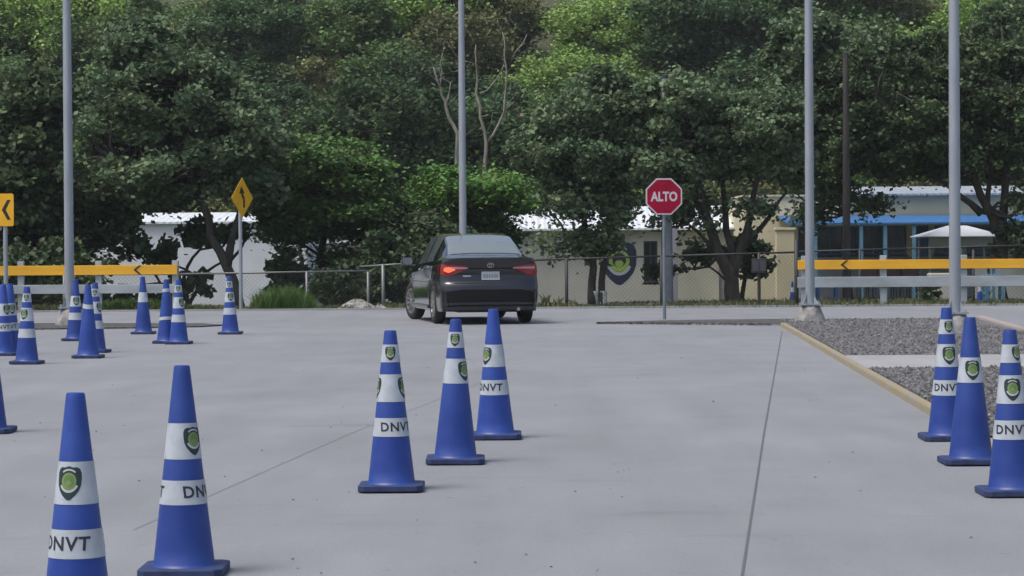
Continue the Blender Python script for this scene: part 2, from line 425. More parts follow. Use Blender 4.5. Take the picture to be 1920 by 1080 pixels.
def leafmat(name, c, c2, rough=.6, isl=.35, orand=0, trans=.25, sc=.8): return mat(name, c, rough, var=.001, scale=sc, col2=c2, isl=isl, obj_rand=orand, trans=trans, detail=3, spec=.2)
M_bark = mat('bark', (.05, .042, .034), .95, var=.4, scale=8, stretch=(1, 1, .3), bump=.5, bscale=20)
M_barkp = mat('pale_bark', (.22, .20, .17), .9, var=.3, scale=6, stretch=(1, 1, .3))
M_barkm = mat('grey_bark', (.06, .055, .046), .9, var=.3, scale=6, stretch=(1, 1, .3))
L_sage = leafmat('sage_leaves', (.085, .14, .075), (.17, .235, .125))
L_dark = leafmat('dark_leaves', (.05, .08, .04), (.10, .145, .065))
L_fern = leafmat('feathery_leaves', (.07, .14, .045), (.13, .22, .06))
L_brt = leafmat('bright_leaves', (.08, .18, .045), (.16, .29, .07))
L_mid = leafmat('hill_leaves_mid', (.09, .16, .055), (.15, .23, .08), orand=.35)
L_olv = leafmat('hill_leaves_olive', (.15, .18, .075), (.21, .23, .10), orand=.3)
L_lim = leafmat('hill_leaves_lime', (.20, .32, .085), (.29, .42, .12), orand=.3)
L_dk2 = leafmat('hill_leaves_dark', (.05, .10, .04), (.085, .14, .06), orand=.35)
L_dry = leafmat('dry_twigs', (.20, .18, .13), (.27, .24, .17), orand=.2, trans=.1)

def tl(u, v, Y, base):               # pixel at depth to tree-local coordinates
    q = at(u, v, Y); return (q.x - base.x, q.y - base.y, q.z - base.z)
def tree_px(name, bx, Y, blobs, trunks, **kw):
    """blobs: (u,v,ru,rv,dY,ry) in picture measure at distance Y; trunks: list of ((u,v,dY)...,r0,r1)"""
    q = at(bx, 575, Y); base = Vector((q.x, Y, terr(q.x, Y))); s_ = Y / F
    bl = []
    for u, v, ru, rv, dY, ry, *de in blobs:
        c = tl(u, v, Y + dY, base); bl.append((*c, ru * s_, ry, rv * s_, *de))
    ts = []
    for pts, ra, rb in trunks:
        P = [tl(u, v, Y + d, base) for u, v, d in pts]
        if pts[0][1] > 560: P[0] = (P[0][0], P[0][1], -.1)
        ts.append((P, ra, rb))
    return tree(name, base, bl, ts, **kw)

# the big sage tree over the white wall
tree_px('broadleaf_tree', 447, 56, [(330, 160, 170, 80, 0, 1.8), (230, 270, 115, 90, .3, 1.6), (430, 250, 115, 95, 0, 1.7), (320, 330, 150, 55, -.3, 1.6), (300, 75, 110, 45, .4, 1.4), (470, 345, 60, 40, 0, 1.0)],
        [([(449, 577, 0), (425, 500, 0), (392, 410, 0), (350, 300, 0), (330, 160, 0)], .125, .05), ([(425, 500, 0), (455, 380, .3), (450, 250, .3)], .09, .04), ([(375, 370, 0), (300, 340, -.5), (220, 300, -.4)], .08, .03)],
        leaf=.125, n=66000, cr=.40, clumps=210, lm=L_sage, bm_=M_barkm, limb_r=.05, seed=3, upb=.6, label='big grey-green broadleaf tree with leaning dark trunk in front of the white wall')
# its low hanging boughs with large leaves belong to a lower sapling behind the rail
tree_px('broadleaf_tree', 330, 57, [(300, 470, 50, 26, 0, .5), (370, 440, 45, 30, 0, .5), (240, 440, 50, 35, 0, .5), (350, 540, 60, 22, 0, .4), (280, 560, 70, 14, 0, .4), (440, 440, 40, 22, 0, .4), (210, 560, 40, 20, 0, .4)],
        [([(352, 577, 0), (372, 520, 0), (420, 490, 0)], .05, .025), ([(352, 577, 0), (345, 520, 0), (375, 468, 0), (420, 462, 0)], .05, .02), ([(330, 577, 0), (300, 530, 0), (250, 450, 0)], .04, .02), ([(372, 520, 0), (290, 480, 0)], .03, .015), ([(430, 490, 0), (455, 460, 0), (475, 420, 0)], .04, .02)],
        leaf=.20, n=2000, cr=.24, clumps=60, lm=L_dark, seed=14, upb=.2, limb_r=.02, flat=.8, stragglers=.05, label='low sparse tree with large dark leaves against the white wall')
tree_px('broadleaf_tree', 40, 57, [(40, 300, 100, 170, 0, 1.6), (20, 480, 90, 90, 0, 1.2), (115, 420, 62, 90, .5, 1.3), (190, 410, 55, 60, .2, .9, .7), (60, 200, 80, 60, .5, 1.3), (100, 530, 60, 40, 0, .7, .6)],
        [([(40, 577, 0), (45, 470, 0), (40, 250, 0)], .16, .06), ([(120, 577, 0), (125, 450, 0), (190, 390, 0)], .07, .03)],
        leaf=.15, n=42000, cr=.52, clumps=130, lm=L_dark, seed=5, label='dark dense tree at the left edge behind the yellow chevron sign')
tree_px('feathery_tree', 640, 58, [(620, 330, 110, 60, 0, 1.6), (680, 400, 80, 50, 0, 1.4), (560, 400, 70, 70, .4, 1.3), (650, 505, 75, 50, .5, 1.2, .12), (720, 470, 60, 80, .6, 1.2, .6), (560, 290, 60, 40, .4, 1.2)],
        [([(575, 577, 0), (600, 480, 0), (620, 330, 0)], .12, .05), ([(705, 577, 0), (715, 470, 0), (690, 390, 0)], .09, .04)],
        leaf=.12, n=52000, cr=.6, clumps=110, lm=L_fern, seed=6, flat=.35, upb=1.2, label='feathery green tree in layered boughs left of the dark car')
tree_px('feathery_tree', 850, 59, [(870, 360, 90, 55, 0, 1.4), (930, 380, 70, 50, .3, 1.3), (830, 450, 80, 60, .4, 1.2), (925, 440, 36, 40, .5, .9, .5)],
        [([(850, 577, 0), (860, 470, 0), (880, 350, 0)], .11, .04)],
        leaf=.11, n=40000, cr=.5, clumps=90, lm=L_brt, seed=7, flat=.4, upb=1.0, label='bright green bushy tree rising directly behind the car and the steel pole')
tree_px('broadleaf_tree', 1122, 54.5, [(1110, 290, 120, 70, 0, 1.5), (1060, 380, 80, 36, 0, 1.0, .14), (1165, 400, 50, 45, 0, .8, .2), (1120, 200, 100, 70, .4, 1.5), (1040, 270, 70, 70, .4, 1.2), (1110, 455, 70, 30, 0, .6, .22), (1030, 450, 30, 24, 0, .5, .12), (1200, 300, 60, 50, 0, 1.0, .8)],
        [([(1113, 577, 0), (1113, 500, 0), (1095, 400, 0), (1080, 250, 0)], .10, .04), ([(1129, 577, 0), (1131, 500, 0), (1150, 400, .2), (1150, 250, .3)], .085, .035), ([(1113, 500, 0), (1060, 440, 0)], .05, .02)],
        leaf=.11, n=68000, cr=.32, clumps=190, lm=L_sage, seed=8, white_base=.42, label='twin-trunked tree with whitewashed foot beside the painted shield')
tree_px('broadleaf_tree', 1378, 55, [(1350, 240, 140, 95, 0, 1.7), (1250, 310, 70, 50, 0, 1.2), (1410, 300, 100, 30, .3, 1.2), (1300, 390, 60, 36, 0, .8, .18), (1450, 240, 70, 80, .3, 1.4), (1260, 190, 80, 60, .4, 1.4), (1250, 400, 30, 30, 0, .5, .25), (1400, 390, 60, 20, 0, .6, .15)],
        [([(1376, 580, 0), (1372, 520, 0), (1345, 470, 0), (1320, 390, 0), (1290, 250, 0)], .19, .06), ([(1372, 520, 0), (1392, 460, 0), (1410, 380, 0), (1440, 260, 0)], .12, .04), ([(1392, 460, 0), (1440, 410, .2), (1475, 360, .2)], .07, .03), ([(1345, 470, 0), (1290, 420, 0)], .06, .02), ([(1372, 500, 0), (1360, 390, .3), (1350, 250, .3)], .10, .03)],
        leaf=.11, n=76000, cr=.34, clumps=220, lm=L_sage, seed=9, label='spreading dark-trunked tree standing right of the stop sign')
tree_px('broadleaf_tree', 1423, 57, [(1400, 470, 50, 36, 0, .6), (1425, 500, 25, 20, 0, .4), (1250, 508, 55, 12, -1, .3), (1310, 470, 50, 22, -.5, .4)],
        [([(1390, 577, 0), (1400, 500, 0), (1420, 440, 0)], .06, .03), ([(1376, 545, -.4), (1330, 500, -.4), (1240, 505, -1)], .03, .015)],
        leaf=.15, n=2000, cr=.24, clumps=44, lm=L_dark, seed=19, limb_r=.02, label='low leafy shrubby tree in front of the cream wall corner')
tree_px('broadleaf_tree', 1870, 60, [(1700, 200, 150, 130, 0, 1.9), (1850, 180, 140, 170, .5, 1.9), (1620, 270, 110, 62, 0, 1.4), (1770, 290, 130, 48, 0, 1.5), (1912, 390, 26, 80, 0, 1.0), (1560, 220, 80, 90, .4, 1.4)],
        [([(1885, 577, 0), (1880, 450, 0), (1840, 370, 0), (1800, 200, 0)], .18, .06), ([(1880, 450, 0), (1885, 330, 0), (1900, 150, 0)], .13, .05), ([(1840, 400, 0), (1780, 350, 0), (1650, 260, 0)], .09, .03), ([(1846, 400, 0), (1856, 340, .2), (1860, 200, .2)], .08, .03)],
        leaf=.11, n=95000, cr=.38, clumps=250, lm=L_dark, seed=10, label='large dark tree with several stems above the yellow building at right')
tree_px('broadleaf_tree', 1560, 62, [(1540, 130, 120, 110, 0, 1.8), (1500, 290, 80, 50, 0, 1.3), (1570, 370, 30, 36, 0, .5, .6), (1640, 385, 40, 14, 0, .5, .3), (1530, 400, 24, 12, 0, .4, .5)],
        [([(1592, 577, 0), (1585, 400, 0), (1560, 130, 0)], .1, .05)],
        leaf=.12, n=50000, cr=.45, clumps=110, lm=L_sage, seed=11, label='tall grey-green tree between the two right-hand steel poles')

# hillside wood: one tree of each kind, then copies
protos = []
def proto(i, lm, hh, rr, n, leaf, lab, bark=None, seed=0):
    rng = random.Random(seed)
    bl = [(0, 0, hh * .68, rr, rr, hh * .30)] + [(rng.uniform(-.6, .6) * rr, rng.uniform(-.6, .6) * rr, hh * rng.uniform(.4, .85), rr * rng.uniform(.35, .6), rr * rng.uniform(.35, .6), hh * .16) for _ in range(5)]
    o = tree('forest_tree', (0, 0, 0), bl, [([(0, 0, -1), (0.1, 0, hh * .4), (-.1, .1, hh * .85)], .16, .05)], leaf=leaf, n=n, cr=rr * .3, clumps=80, lm=lm, bm_=bark, seed=seed, upb=.7, label=lab, group='trees of the wooded hillside', limb_r=.06, flat=.6)
    protos.append(o)
proto(0, L_mid, 6.5, 2.6, 24000, .17, 'mid green leafy tree in the wood on the hillside', seed=31)
proto(1, L_dk2, 8, 2.6, 26000, .17, 'deep green tall tree in the wood on the hillside', seed=32)
proto(2, L_olv, 5.5, 2.5, 22000, .15, 'olive green rounded tree in the wood on the hillside', seed=33)
proto(3, L_lim, 5.8, 2.8, 24000, .15, 'light yellow-green tree in the wood on the hillside', seed=34)
proto(4, L_dry, 5.0, 2.2, 2600, .16, 'bare dry grey-brown tree in the wood on the hillside', bark=M_barkp, seed=35)
# (u, v of crown centre, distance, kind, scale); larger patches as in the photograph
rng = random.Random(77)
spots = []
def kind_at(u, v):
    if 690 < u < 900 and v < 110: return rng.choice([3, 3, 3, 2])
    if 960 < u < 1260 and v < 200: return rng.choice([3, 3, 3, 2])
    if 580 < u < 730 and 120 < v < 260: return rng.choice([3, 1, 2])
    if 900 < u < 1080 and v < 300: return rng.choice([2, 2, 3, 4])
    if 1600 < u < 1900 and v < 130: return rng.choice([3, 2, 2])
    if 200 < u < 480 and v < 60: return rng.choice([4, 4, 2, 0])
    if u < 300 and v < 70: return rng.choice([3, 0])
    if 560 < u < 900 and v > 60: return rng.choice([1, 1, 0, 1, 2])
    if u > 1250 and v < 60: return rng.choice([1, 4, 0, 0])
    return rng.choice([0, 1, 1, 2, 0])
Y = 88.0; row = 0
while Y < 150:
    step = 150 + rng.uniform(-10, 10); u = -180 + (row % 2) * 75
    while u < 2100:
        uu = u + rng.uniform(-35, 35); q = at(uu, 500, Y + rng.uniform(-2.5, 2.5)); z = terr(q.x, q.y)
        topv = 462 - (z + 4.5 - 1.27) * F / q.y
        if topv > -60: spots.append((q.x, q.y, z, kind_at(uu, topv), rng.uniform(.75, 1.15), rng.uniform(0, 6.28)))
        u += step
    Y += 4.4; row += 1
first = set()
for x, y, z, kd, sc, rz in spots:
    o = protos[kd] if kd not in first else copy_tree(protos[kd])
    first.add(kd); o.location = (x, y, z - .2); o.rotation_euler = (0, 0, rz); o.scale = (sc, sc, sc * rng.uniform(.85, 1.1))
    uu = 960 + x / y * F
    zone = 'at the far left' if uu < 130 else 'above the sage tree at left' if uu < 560 else 'left of the middle steel pole' if uu < 860 else 'right of the middle steel pole' if uu < 1120 else 'above the stop sign' if uu < 1400 else 'beyond the right steel poles'
    o['label'] = ('mid green leafy', 'deep green tall', 'olive green rounded', 'light yellow-green', 'bare dry grey-brown')[kd] + ' tree ' + ('low' if y < 100 else 'midway up' if y < 118 else 'high') + ' on the wooded hillside ' + zone

# two bare dead trees
def dead_tree(u, Y, limbs, lab, seed):
    rg = np.random.default_rng(seed); q = at(u, 500, Y); base = Vector((q.x, Y, terr(q.x, Y))); root = empty('dead_tree', base)
    tag(root, lab, 'tree'); mb = MB()
    for pts, ra, rb in limbs:
        P = [Vector(tl(a, b, Y + c, base)) for a, b, c in pts]; k = len(P)
        Q = []
        for i in range(k - 1): Q += wob(P[i], P[i + 1], 3, .04, rg)[:-1]
        Q.append(P[-1]); kk = len(Q)
        mb.tube(Q, [(ra + (rb - ra) * i / (kk - 1)) * .7 for i in range(kk)], 6)
        for i in range(3, kk, 3):
            e = Q[i] + Vector((rg.normal() * .4, rg.normal() * .3, abs(rg.normal()) * .4 + .2)); mb.tube(wob(Q[i], e, 3, .1, rg), [rb * .5, rb * .4, rb * .3, rb * .2], 5)
    mb.build('trunk', M_barkp, root, smooth=True)
M_bare = M_barkp
dead_tree(850, 66, [([(880, 560, 0), (858, 250, 0), (836, 200, 0), (826, 165, 0), (812, 125, 0)], .10, .025), ([(836, 200, 0), (845, 155, 0)], .035, .02), ([(826, 165, 0), (826, 120, 0), (830, 100, 0)], .03, .015)],
          'bare pale dead trunk curving up just left of the middle steel pole', 4)
dead_tree(930, 67, [([(920, 560, 0), (912, 270, 0), (900, 200, 0), (893, 120, 0), (892, 85, 0)], .09, .02), ([(912, 270, 0), (945, 210, 0), (950, 130, 0), (942, 60, 0)], .06, .018), ([(900, 175, 0), (930, 150, 0), (945, 120, 0)], .03, .015), ([(955, 290, 0), (985, 260, 0)], .03, .015), ([(948, 205, 0), (965, 190, 0)], .025, .012), ([(960, 110, 0), (988, 65, 0)], .03, .015)],
          'bare forked pale tree right of the middle steel pole', 5)
dead_tree(565, 60, [([(574, 575, 0), (568, 520, 0), (562, 470, 0), (563, 445, 0)], .09, .07)], 'short pale leaning trunk stump standing in the dark thicket', 6)

# ------------------------------------------------------------ grass, shrubs, rubble
def tuft(name, u0, u1, Y, h, n, m, lab, cat='grass', kind='stuff', seed=1, dY=.6, wd=.02, zoff=0):
    rg = np.random.default_rng(seed); a, b = at(u0, 575, Y).x, at(u1, 575, Y).x
    x = rg.uniform(a, b, n); y = Y + rg.uniform(-dY, dY, n); t = (x - a) / (b - a)
    hh = h * rg.uniform(.35, 1.1, n) * (np.sin(t * math.pi) ** .5 * .7 + .3)
    z = np.array([max(terr(i, j), -.03) + .02 for i, j in zip(x, y)]) + zoff
    lean = rg.normal(size=(n, 2)) * .35 * hh[:, None]; ang = rg.uniform(0, 3.14, n); w_ = wd * rg.uniform(.6, 1.5, n)
    v = np.empty((n, 4, 3)); base = np.stack([x, y, z], 1); dx = np.stack([np.cos(ang) * w_, np.sin(ang) * w_, np.zeros(n)], 1)
    mid = base + np.stack([lean[:, 0] * .35, lean[:, 1] * .35, hh * .6], 1); tip = base + np.stack([lean[:, 0], lean[:, 1], hh], 1)
    v[:, 0] = base - dx * .5; v[:, 1] = mid - dx * .5; v[:, 2] = tip; v[:, 3] = mid + dx * .5
    o = leaves_obj(name, v.reshape(-1, 3), m, None); return tag(o, lab, cat, kind=kind)
L_grass = leafmat('grass_blades', (.08, .15, .04), (.13, .21, .06), trans=.3)
L_gdry = leafmat('dry_grass_blades', (.10, .13, .05), (.17, .17, .09), trans=.2)
tuft('grass_clump', 474, 590, 52.6, .52, 1500, L_grass, 'bright green clump of tall grass at the paving edge left of the car', kind=None)
tuft('roadside_grass', -100, 480, 52.2, .16, 5000, L_gdry, 'low grass growing along the far edge of the paving', seed=2)
tuft('roadside_grass', 150, 345, 52.4, .26, 2200, L_grass, 'green grass strip under the left barrier', seed=4)
tuft('roadside_grass', 580, 1120, 52.3, .14, 3500, L_gdry, 'sparse weeds along the fence behind the car', seed=3)
tuft('roadside_grass', 1120, 2000, 53.2, .12, 6000, L_gdry, 'short dull grass in the yard behind the right barrier', seed=5, dY=2.5)
for u, hh, s_ in ((1025, .3, 8), (1045, .25, 9), (1075, .18, 10)):
    tuft('weed', u - 9, u + 9, 52.2, hh, 60, L_gdry, None, seed=s_, dY=.15, wd=.03)
    o = bpy.context.scene.objects[-1]
for o, lb in zip([q for q in C.objects if q.name.startswith('weed')], ('tallest wiry weed right behind the car', 'wiry weed between the car and the dark fence post', 'small weed at the foot of the twin-trunked tree')):
    tag(o, lb, 'weed'); del o['kind']
def bush(u, Y, w_, h, m, leaf, n, lab, seed, z=None):
    q = at(u, 575, Y); zz = terr(q.x, Y) if z is None else z
    return tree('shrub', (q.x, Y, zz), [(0, 0, h * .5, w_ / 2, w_ / 2.2, h * .5)], [([(0, 0, -.05), (0, 0, h * .5)], .04, .02)], leaf=leaf, n=n, cr=min(w_, h) * .25, clumps=36, lm=m, seed=seed, limb_r=.02, label=lab, cat='shrub')
bush(655, 55, 2.0, .95, L_dark, .12, 9000, 'dark dense shrub behind the fence between grass clump and post', 41)
bush(745, 56, 1.6, 1.7, L_dark, .12, 12000, 'dark shrub behind the fence just left of the car', 42)
bush(535, 56.5, .7, 1.3, L_dark, .13, 7000, 'dark shrub rising behind the bright grass clump', 43)
bush(95, 55, 2.6, 1.5, L_dark, .14, 13000, 'dark shrub behind the left barrier under the tree', 44)
bush(800, 57, 2.2, 2.2, L_dark, .12, 14000, 'dark shrub hidden partly by the rear of the car', 46)
bush(1745, 54.5, .42, .62, L_dark, .10, 500, 'small dark leafy plant by the white block', 45)
def mound(u, Y, w_, h, seed, lab):
    q = at(u, 575, Y); rg = random.Random(seed); mb = MB(); n, k = 22, 7; vs = []
    for j in range(k):
        t = j / (k - 1)
        for i in range(n):
            a = i / n * 2 * math.pi; rr = (1 - t) * (1 + rg.uniform(-.15, .15)); vs.append((math.cos(a) * rr * w_ / 2, math.sin(a) * rr * w_ * .35, h * (1 - (1 - t) ** 2) * (1 + rg.uniform(-.12, .12)) - .03))
    mb.add(vs, [(j * n + i, j * n + (i + 1) % n, (j + 1) * n + (i + 1) % n, (j + 1) * n + i) for j in range(k - 1) for i in range(n)])
    o = mb.build('rubble_mound', mat('rubble', (.24, .235, .22), .95, var=.5, scale=9, bump=1, bscale=20)); o.location = (q.x, Y, 0); tag(o, lab, 'mound')
mound(670, 52, .85, .22, 1, 'wide low mound of pale rubble at the kerb left of the fence post')
mound(712, 51.8, .35, .12, 2, 'smallest heap of pale rubble at the foot of the fence post')

# ------------------------------------------------------------ fences
def fence_run(pts, posts, lab, m, mesh_cell=.09, rail_r=.022, post_r=.03):
    root = empty('chain_link_fence', (pts[0][0], pts[0][1], 0)); tag(root, lab, 'fence'); o = Vector((pts[0][0], pts[0][1], 0))
    P = [Vector(q) - o for q in pts]
    mb = MB()
    for a, b in zip(P[:-1], P[1:]): mb.tube([a, b], rail_r, 6)
    mb.build('top_rail', m, root, smooth=True)
    mw = MB()
    for a, b in zip(P[:-1], P[1:]):
        L = (b - a).xy.length; d = Vector((b.x - a.x, b.y - a.y, 0)).normalized(); k = int(L / mesh_cell)
        H = a.z - -.02
        for i in range(-int(H / mesh_cell), k):
            for sg in (1, -1):
                s0 = i * mesh_cell; s1 = s0 + H; z0, z1 = 0., H
                if s0 < 0: z0 = -s0; s0 = 0
                if s1 > L: z1 = H - (s1 - L); s1 = L
                if s1 <= s0: continue
                if sg < 0: z0, z1 = H - z0, H - z1
                p0 = Vector((a.x, a.y, -.02)) + d * s0 + Vector((0, 0, z0)); p1 = Vector((a.x, a.y, -.02)) + d * s1 + Vector((0, 0, z1))
                mw.tube([p0, p1], .0022, 3, cap=False)
    mw.build('wire_mesh', m, root)
    for x, y, z, rr in posts:
        q = MB(); q.tube([(x - o.x, y - o.y, -.6), (x - o.x, y - o.y, z + .02)], rr or post_r, 8); q.build('post', m, root, smooth=True)
def fpt(u, v, Y=53.0): q = at(u, v, Y); return (q.x, q.y, q.z)
a = [fpt(-60, 514), fpt(330, 514), fpt(690, 508)]
fence_run(a, [(*fpt(u, 512)[:2], fpt(u, 511)[2], None) for u in (120, 330, 575, 690)], 'low galvanised wire fence in front of the white wall', M_fence)
a = [fpt(675, 500, 53.3), fpt(800, 492, 53.3), fpt(1005, 488, 53.3)]
fence_run(a, [(*fpt(u, 498, 53.3)[:2], fpt(u, 497, 53.3)[2], .038) for u in (718,)] + [(*fpt(u, 488, 53.3)[:2], fpt(u, 488, 53.3)[2], None) for u in (870, 1000)], 'grey wire fence with stout post left of the car', M_fence)
a = [fpt(1003, 487.5, 53), fpt(1250, 480, 53), fpt(1490, 473, 53)]
fence_run(a, [(*fpt(u, 485, 53)[:2], fpt(u, 486 - (u - 1060) * .03, 53)[2], .036) for u in (1062, 1240, 1423)], 'dark-railed wire fence behind the stop sign', M_fdark)
a = [fpt(1493, 472, 52.6), fpt(1700, 466, 52.6), fpt(1960, 459, 52.6)]
fence_run(a, [(*fpt(u, 470, 52.6)[:2], fpt(u, 470, 52.6)[2] + .2 * (u == 1493), .045 if u == 1493 else None) for u in (1493, 1612, 1825, 1950)], 'dark-railed wire fence behind the right barrier', M_fdark)

# small dark letter box on a post by the fence
q = at(1423, 500, 52.4); rt_ = empty('meter_box', (q.x, 52.4, 0)); tag(rt_, 'dark box with two doors on a thin post by the cream wall corner', 'box')
mb = MB(); mb.tube([(0, 0, -.1), (0, 0, .7)], .03, 8); mb.build('post', M_fdark, rt_)
mb = MB(); mb.box(-.15, .15, -.08, .08, .68, .98); mb.build('box', M_fdark, rt_, bevel=.01)
for s_ in (-1, 1):
    mb = MB(); mb.box(s_ * .075 - .06, s_ * .075 + .06, -.09, -.08, .72, .94); mb.build('door', mat('box_door', (.05, .055, .06), .5), rt_)

# ------------------------------------------------------------ barriers (two-rail)
def barrier(u0, u1, posts, vt, vb, vl0, vl1, Y, arrow, lab, seams):
    q0, q1 = at(u0, vt, Y), at(u1, vt, Y); root = empty('road_barrier', (q0.x, Y, 0)); tag(root, lab, 'barrier')
    L = q1.x - q0.x; z1 = at(arrow, vt, Y).z; z0 = at(arrow, vb, Y).z; l1 = at(arrow, vl0, Y).z; l0 = at(arrow, vl1, Y).z
    xa = at(arrow, vt, Y).x - q0.x; hh = (z1 - z0) / 2; zm = (z0 + z1) / 2
    cuts = [0] + [at(s_, vt, Y).x - q0.x for s_ in seams] + [L]
    for i in range(len(cuts) - 1):
        mb = MB(); mb.box(cuts[i] + .005, cuts[i + 1] - .005, -.03, .01, z0, z1); mb.build('top_board', M_orange, root, bevel=.006)
    mb = MB(); t = .035; tip = xa - .06; bk = xa + .07
    mb.poly([(tip, zm), (bk - .01, z1 - .004), (bk + t, z1 - .004), (tip + t + .02, zm), (bk + t, z0 + .004), (bk - .01, z0 + .004)], -.038, .006); mb.build('chevron_mark', M_black, root)
    mb = MB(); mb.box(0, L, -.02, .02, l0, l1); mb.build('lower_rail', M_railw, root, bevel=.008)
    for u in posts:
        x = at(u, vt, Y).x - q0.x; mb = MB(); mb.box(x - .065, x + .065, .022, .14, -.3, z1 + .09); mb.build('post', M_railw, root, bevel=.01)
barrier(-300, 333, (-260, -110, 38, 184, 328), 497, 515, 533, 550, 51.6, 256, 'yellow and white two-rail barrier behind the left group of cones', (-110,))
barrier(1495, 2300, (1509, 1657, 1808, 1960, 2110, 2280), 487.5, 505, 519, 539, 51.9, 1581, 'yellow and white two-rail barrier before the yellow building', (1782, 2110))

# ------------------------------------------------------------ light poles
def light_pole(u, v, dia, lab, foot=True, Y=None, lean=0):
    g = G(u, v) if Y is None else at(u, v, Y); root = empty('light_pole', (g.x, g.y, 0), 0); tag(root, lab, 'light pole', 'galvanised light poles across the lot')
    z0 = .3 if foot else .05
    mb = MB(); mb.tube([(0, 0, z0), (0, 0, 4), (0, 0, 9)], [dia / 2 * 1.06, dia / 2 * .96, dia / 2 * .62], 16); mb.build('pole', M_galv, root, smooth='auto')
    mb = MB(); mb.box(-.16, .16, -.16, .16, z0 - .01, z0 + .02)
    for a_ in (-1, 1):
        for b_ in (-1, 1): mb.lathe([(.001, z0 + .06), (.018, z0 + .055), (.018, z0 + .02)], 6, (a_ * .12, b_ * .12, 0))
    for k in range(4):
        a_ = k * math.pi / 2 + .78; c_, s_ = math.cos(a_), math.sin(a_)
        mb.add([(c_ * dia * .45, s_ * dia * .45, z0 + .02), (c_ * .16, s_ * .16, z0 + .02), (c_ * dia * .45, s_ * dia * .45, z0 + .2)], [(0, 1, 2)])
    mb.build('base_flange', M_galv, root)
    if foot:
        mb = MB(); rg = random.Random(int(u)); n = 20; vs = []
        for rr, z in ((.26, -.05), (.25, .04), (.19, .2), (.15, .285), (.0, .29)):
            for i in range(n):
                a_ = i / n * 6.283; k = 1 + rg.uniform(-.07, .07); vs.append((math.cos(a_) * rr * k, math.sin(a_) * rr * k, z))
        mb.add(vs, [(j * n + i, j * n + (i + 1) % n, (j + 1) * n + (i + 1) % n, (j + 1) * n + i) for j in range(4) for i in range(n)]); mb.build('footing', M_foot, root, smooth=True)
    mb = MB(); mb.tube([(0, 0, 8.8), (.5, 0, 9.15), (1.5, 0, 9.3)], [.04, .035, .03], 8); mb.build('arm', M_galv, root, smooth=True)
    mb = MB(); mb.box(1.4, 2.0, -.13, .13, 9.25, 9.35); lp = mb.build('lamp_head', M_fdark, root, bevel=.03)
light_pole(131, 611, .152, 'galvanised steel pole on the left gravel island behind the cones')
light_pole(869, 578, .15, 'galvanised steel pole rising behind the dark car', foot=False, Y=51.3)
light_pole(1519, 606, .145, 'galvanised steel pole on rough concrete footing at the gravel island tip')
light_pole(1791, 628, .155, 'galvanised steel pole standing behind the right group of cones')

# utility poles
def utility(u, Y, dia, m, v0, lab, top=9.):
    q = at(u, 575, Y); z = terr(q.x, Y); root = empty('utility_pole', (q.x, Y, z)); tag(root, lab, 'utility pole')
    mb = MB(); mb.tube([(0, 0, -.3), (0, 0, top)], [dia / 2, dia / 2 * .6], 14); mb.build('pole', m, root, smooth='auto')
    mb = MB(); mb.lathe([(.001, top + .04), (dia * .33, top + .01), (dia * .33, top - .06)], 14); mb.build('cap', M_fdark, root)
utility(1251, 54.7, .28, mat('concrete_pole', (.25, .27, .29), .8, var=.15, scale=5), 170, 'concrete utility pole directly behind the stop sign post', 5.0)
utility(1588, 56.4, .2, mat('wood_pole', (.045, .042, .039), .9, var=.3, scale=9, stretch=(1, 1, .1)), 100, 'weathered dark wooden utility pole between the right steel poles', 5.6)

# ------------------------------------------------------------ text
def text_mesh(txt, size, offset=0., spacing=1.0):
    cu = bpy.data.curves.new('t', 'FONT'); cu.body = txt; cu.size = size; cu.align_x = 'CENTER'; cu.align_y = 'CENTER'
    cu.offset = offset; cu.resolution_u = 3; cu.space_character = spacing
    ob = bpy.data.objects.new('t', cu); C.objects.link(ob)
    dg = bpy.context.evaluated_depsgraph_get(); dg.update()
    me = ob.evaluated_get(dg).to_mesh()
    bm = bmesh.new(); bm.from_mesh(me)
    bmesh.ops.triangulate(bm, faces=bm.faces[:])
    vs = [tuple(v.co) for v in bm.verts]; fs = [tuple(v.index for v in f.verts) for f in bm.faces]
    bm.free(); bpy.data.objects.remove(ob); bpy.data.curves.remove(cu)
    return vs, fs
def densify(vs, fs, mx):
    bm = bmesh.new(); V = [bm.verts.new(v) for v in vs]
    for f in fs:
        try: bm.faces.new([V[i] for i in f])
        except ValueError: pass
    for _ in range(3):
        es = [e for e in bm.edges if e.calc_length() > mx]
        if not es: break
        bmesh.ops.subdivide_edges(bm, edges=es, cuts=1); bmesh.ops.triangulate(bm, faces=bm.faces[:])
    bm.verts.index_update()
    r_ = ([tuple(v.co) for v in bm.verts], [tuple(v.index for v in f.verts) for f in bm.faces]); bm.free(); return r_

# ------------------------------------------------------------ signs
q = G(1246, 603); root = empty('stop_sign', (q.x, q.y, 0)); tag(root, 'red octagonal ALTO stop sign on a grey steel post', 'stop sign')
cz = at(1244.5, 368.5, q.y).z; cr_ = .302
mb = MB(); mb.tube([(.0, 0, -.05), (0, 0, cz + .2)], .029, 12); mb.build('post', M_pole2, root, smooth='auto')
mb = MB(); mb.lathe([(.09, 0.0), (.085, .03), (.034, .035)], 10); mb.build('base_flange', M_foot, root)
oct_ = lambda rr: [(math.cos(R(22.5 + 45 * i)) * rr, cz + math.sin(R(22.5 + 45 * i)) * rr) for i in range(8)]
mb = MB(); mb.poly(oct_(cr_ / math.cos(R(22.5))), -.045, .008); pn = mb.build('panel', M_signw, root)
mb = MB(); mb.poly(oct_((cr_ - .024) / math.cos(R(22.5))), -.048, .003); mb.build('red_face', M_red, pn)
vs, fs = text_mesh('ALTO', .225, .0085, 1.0)
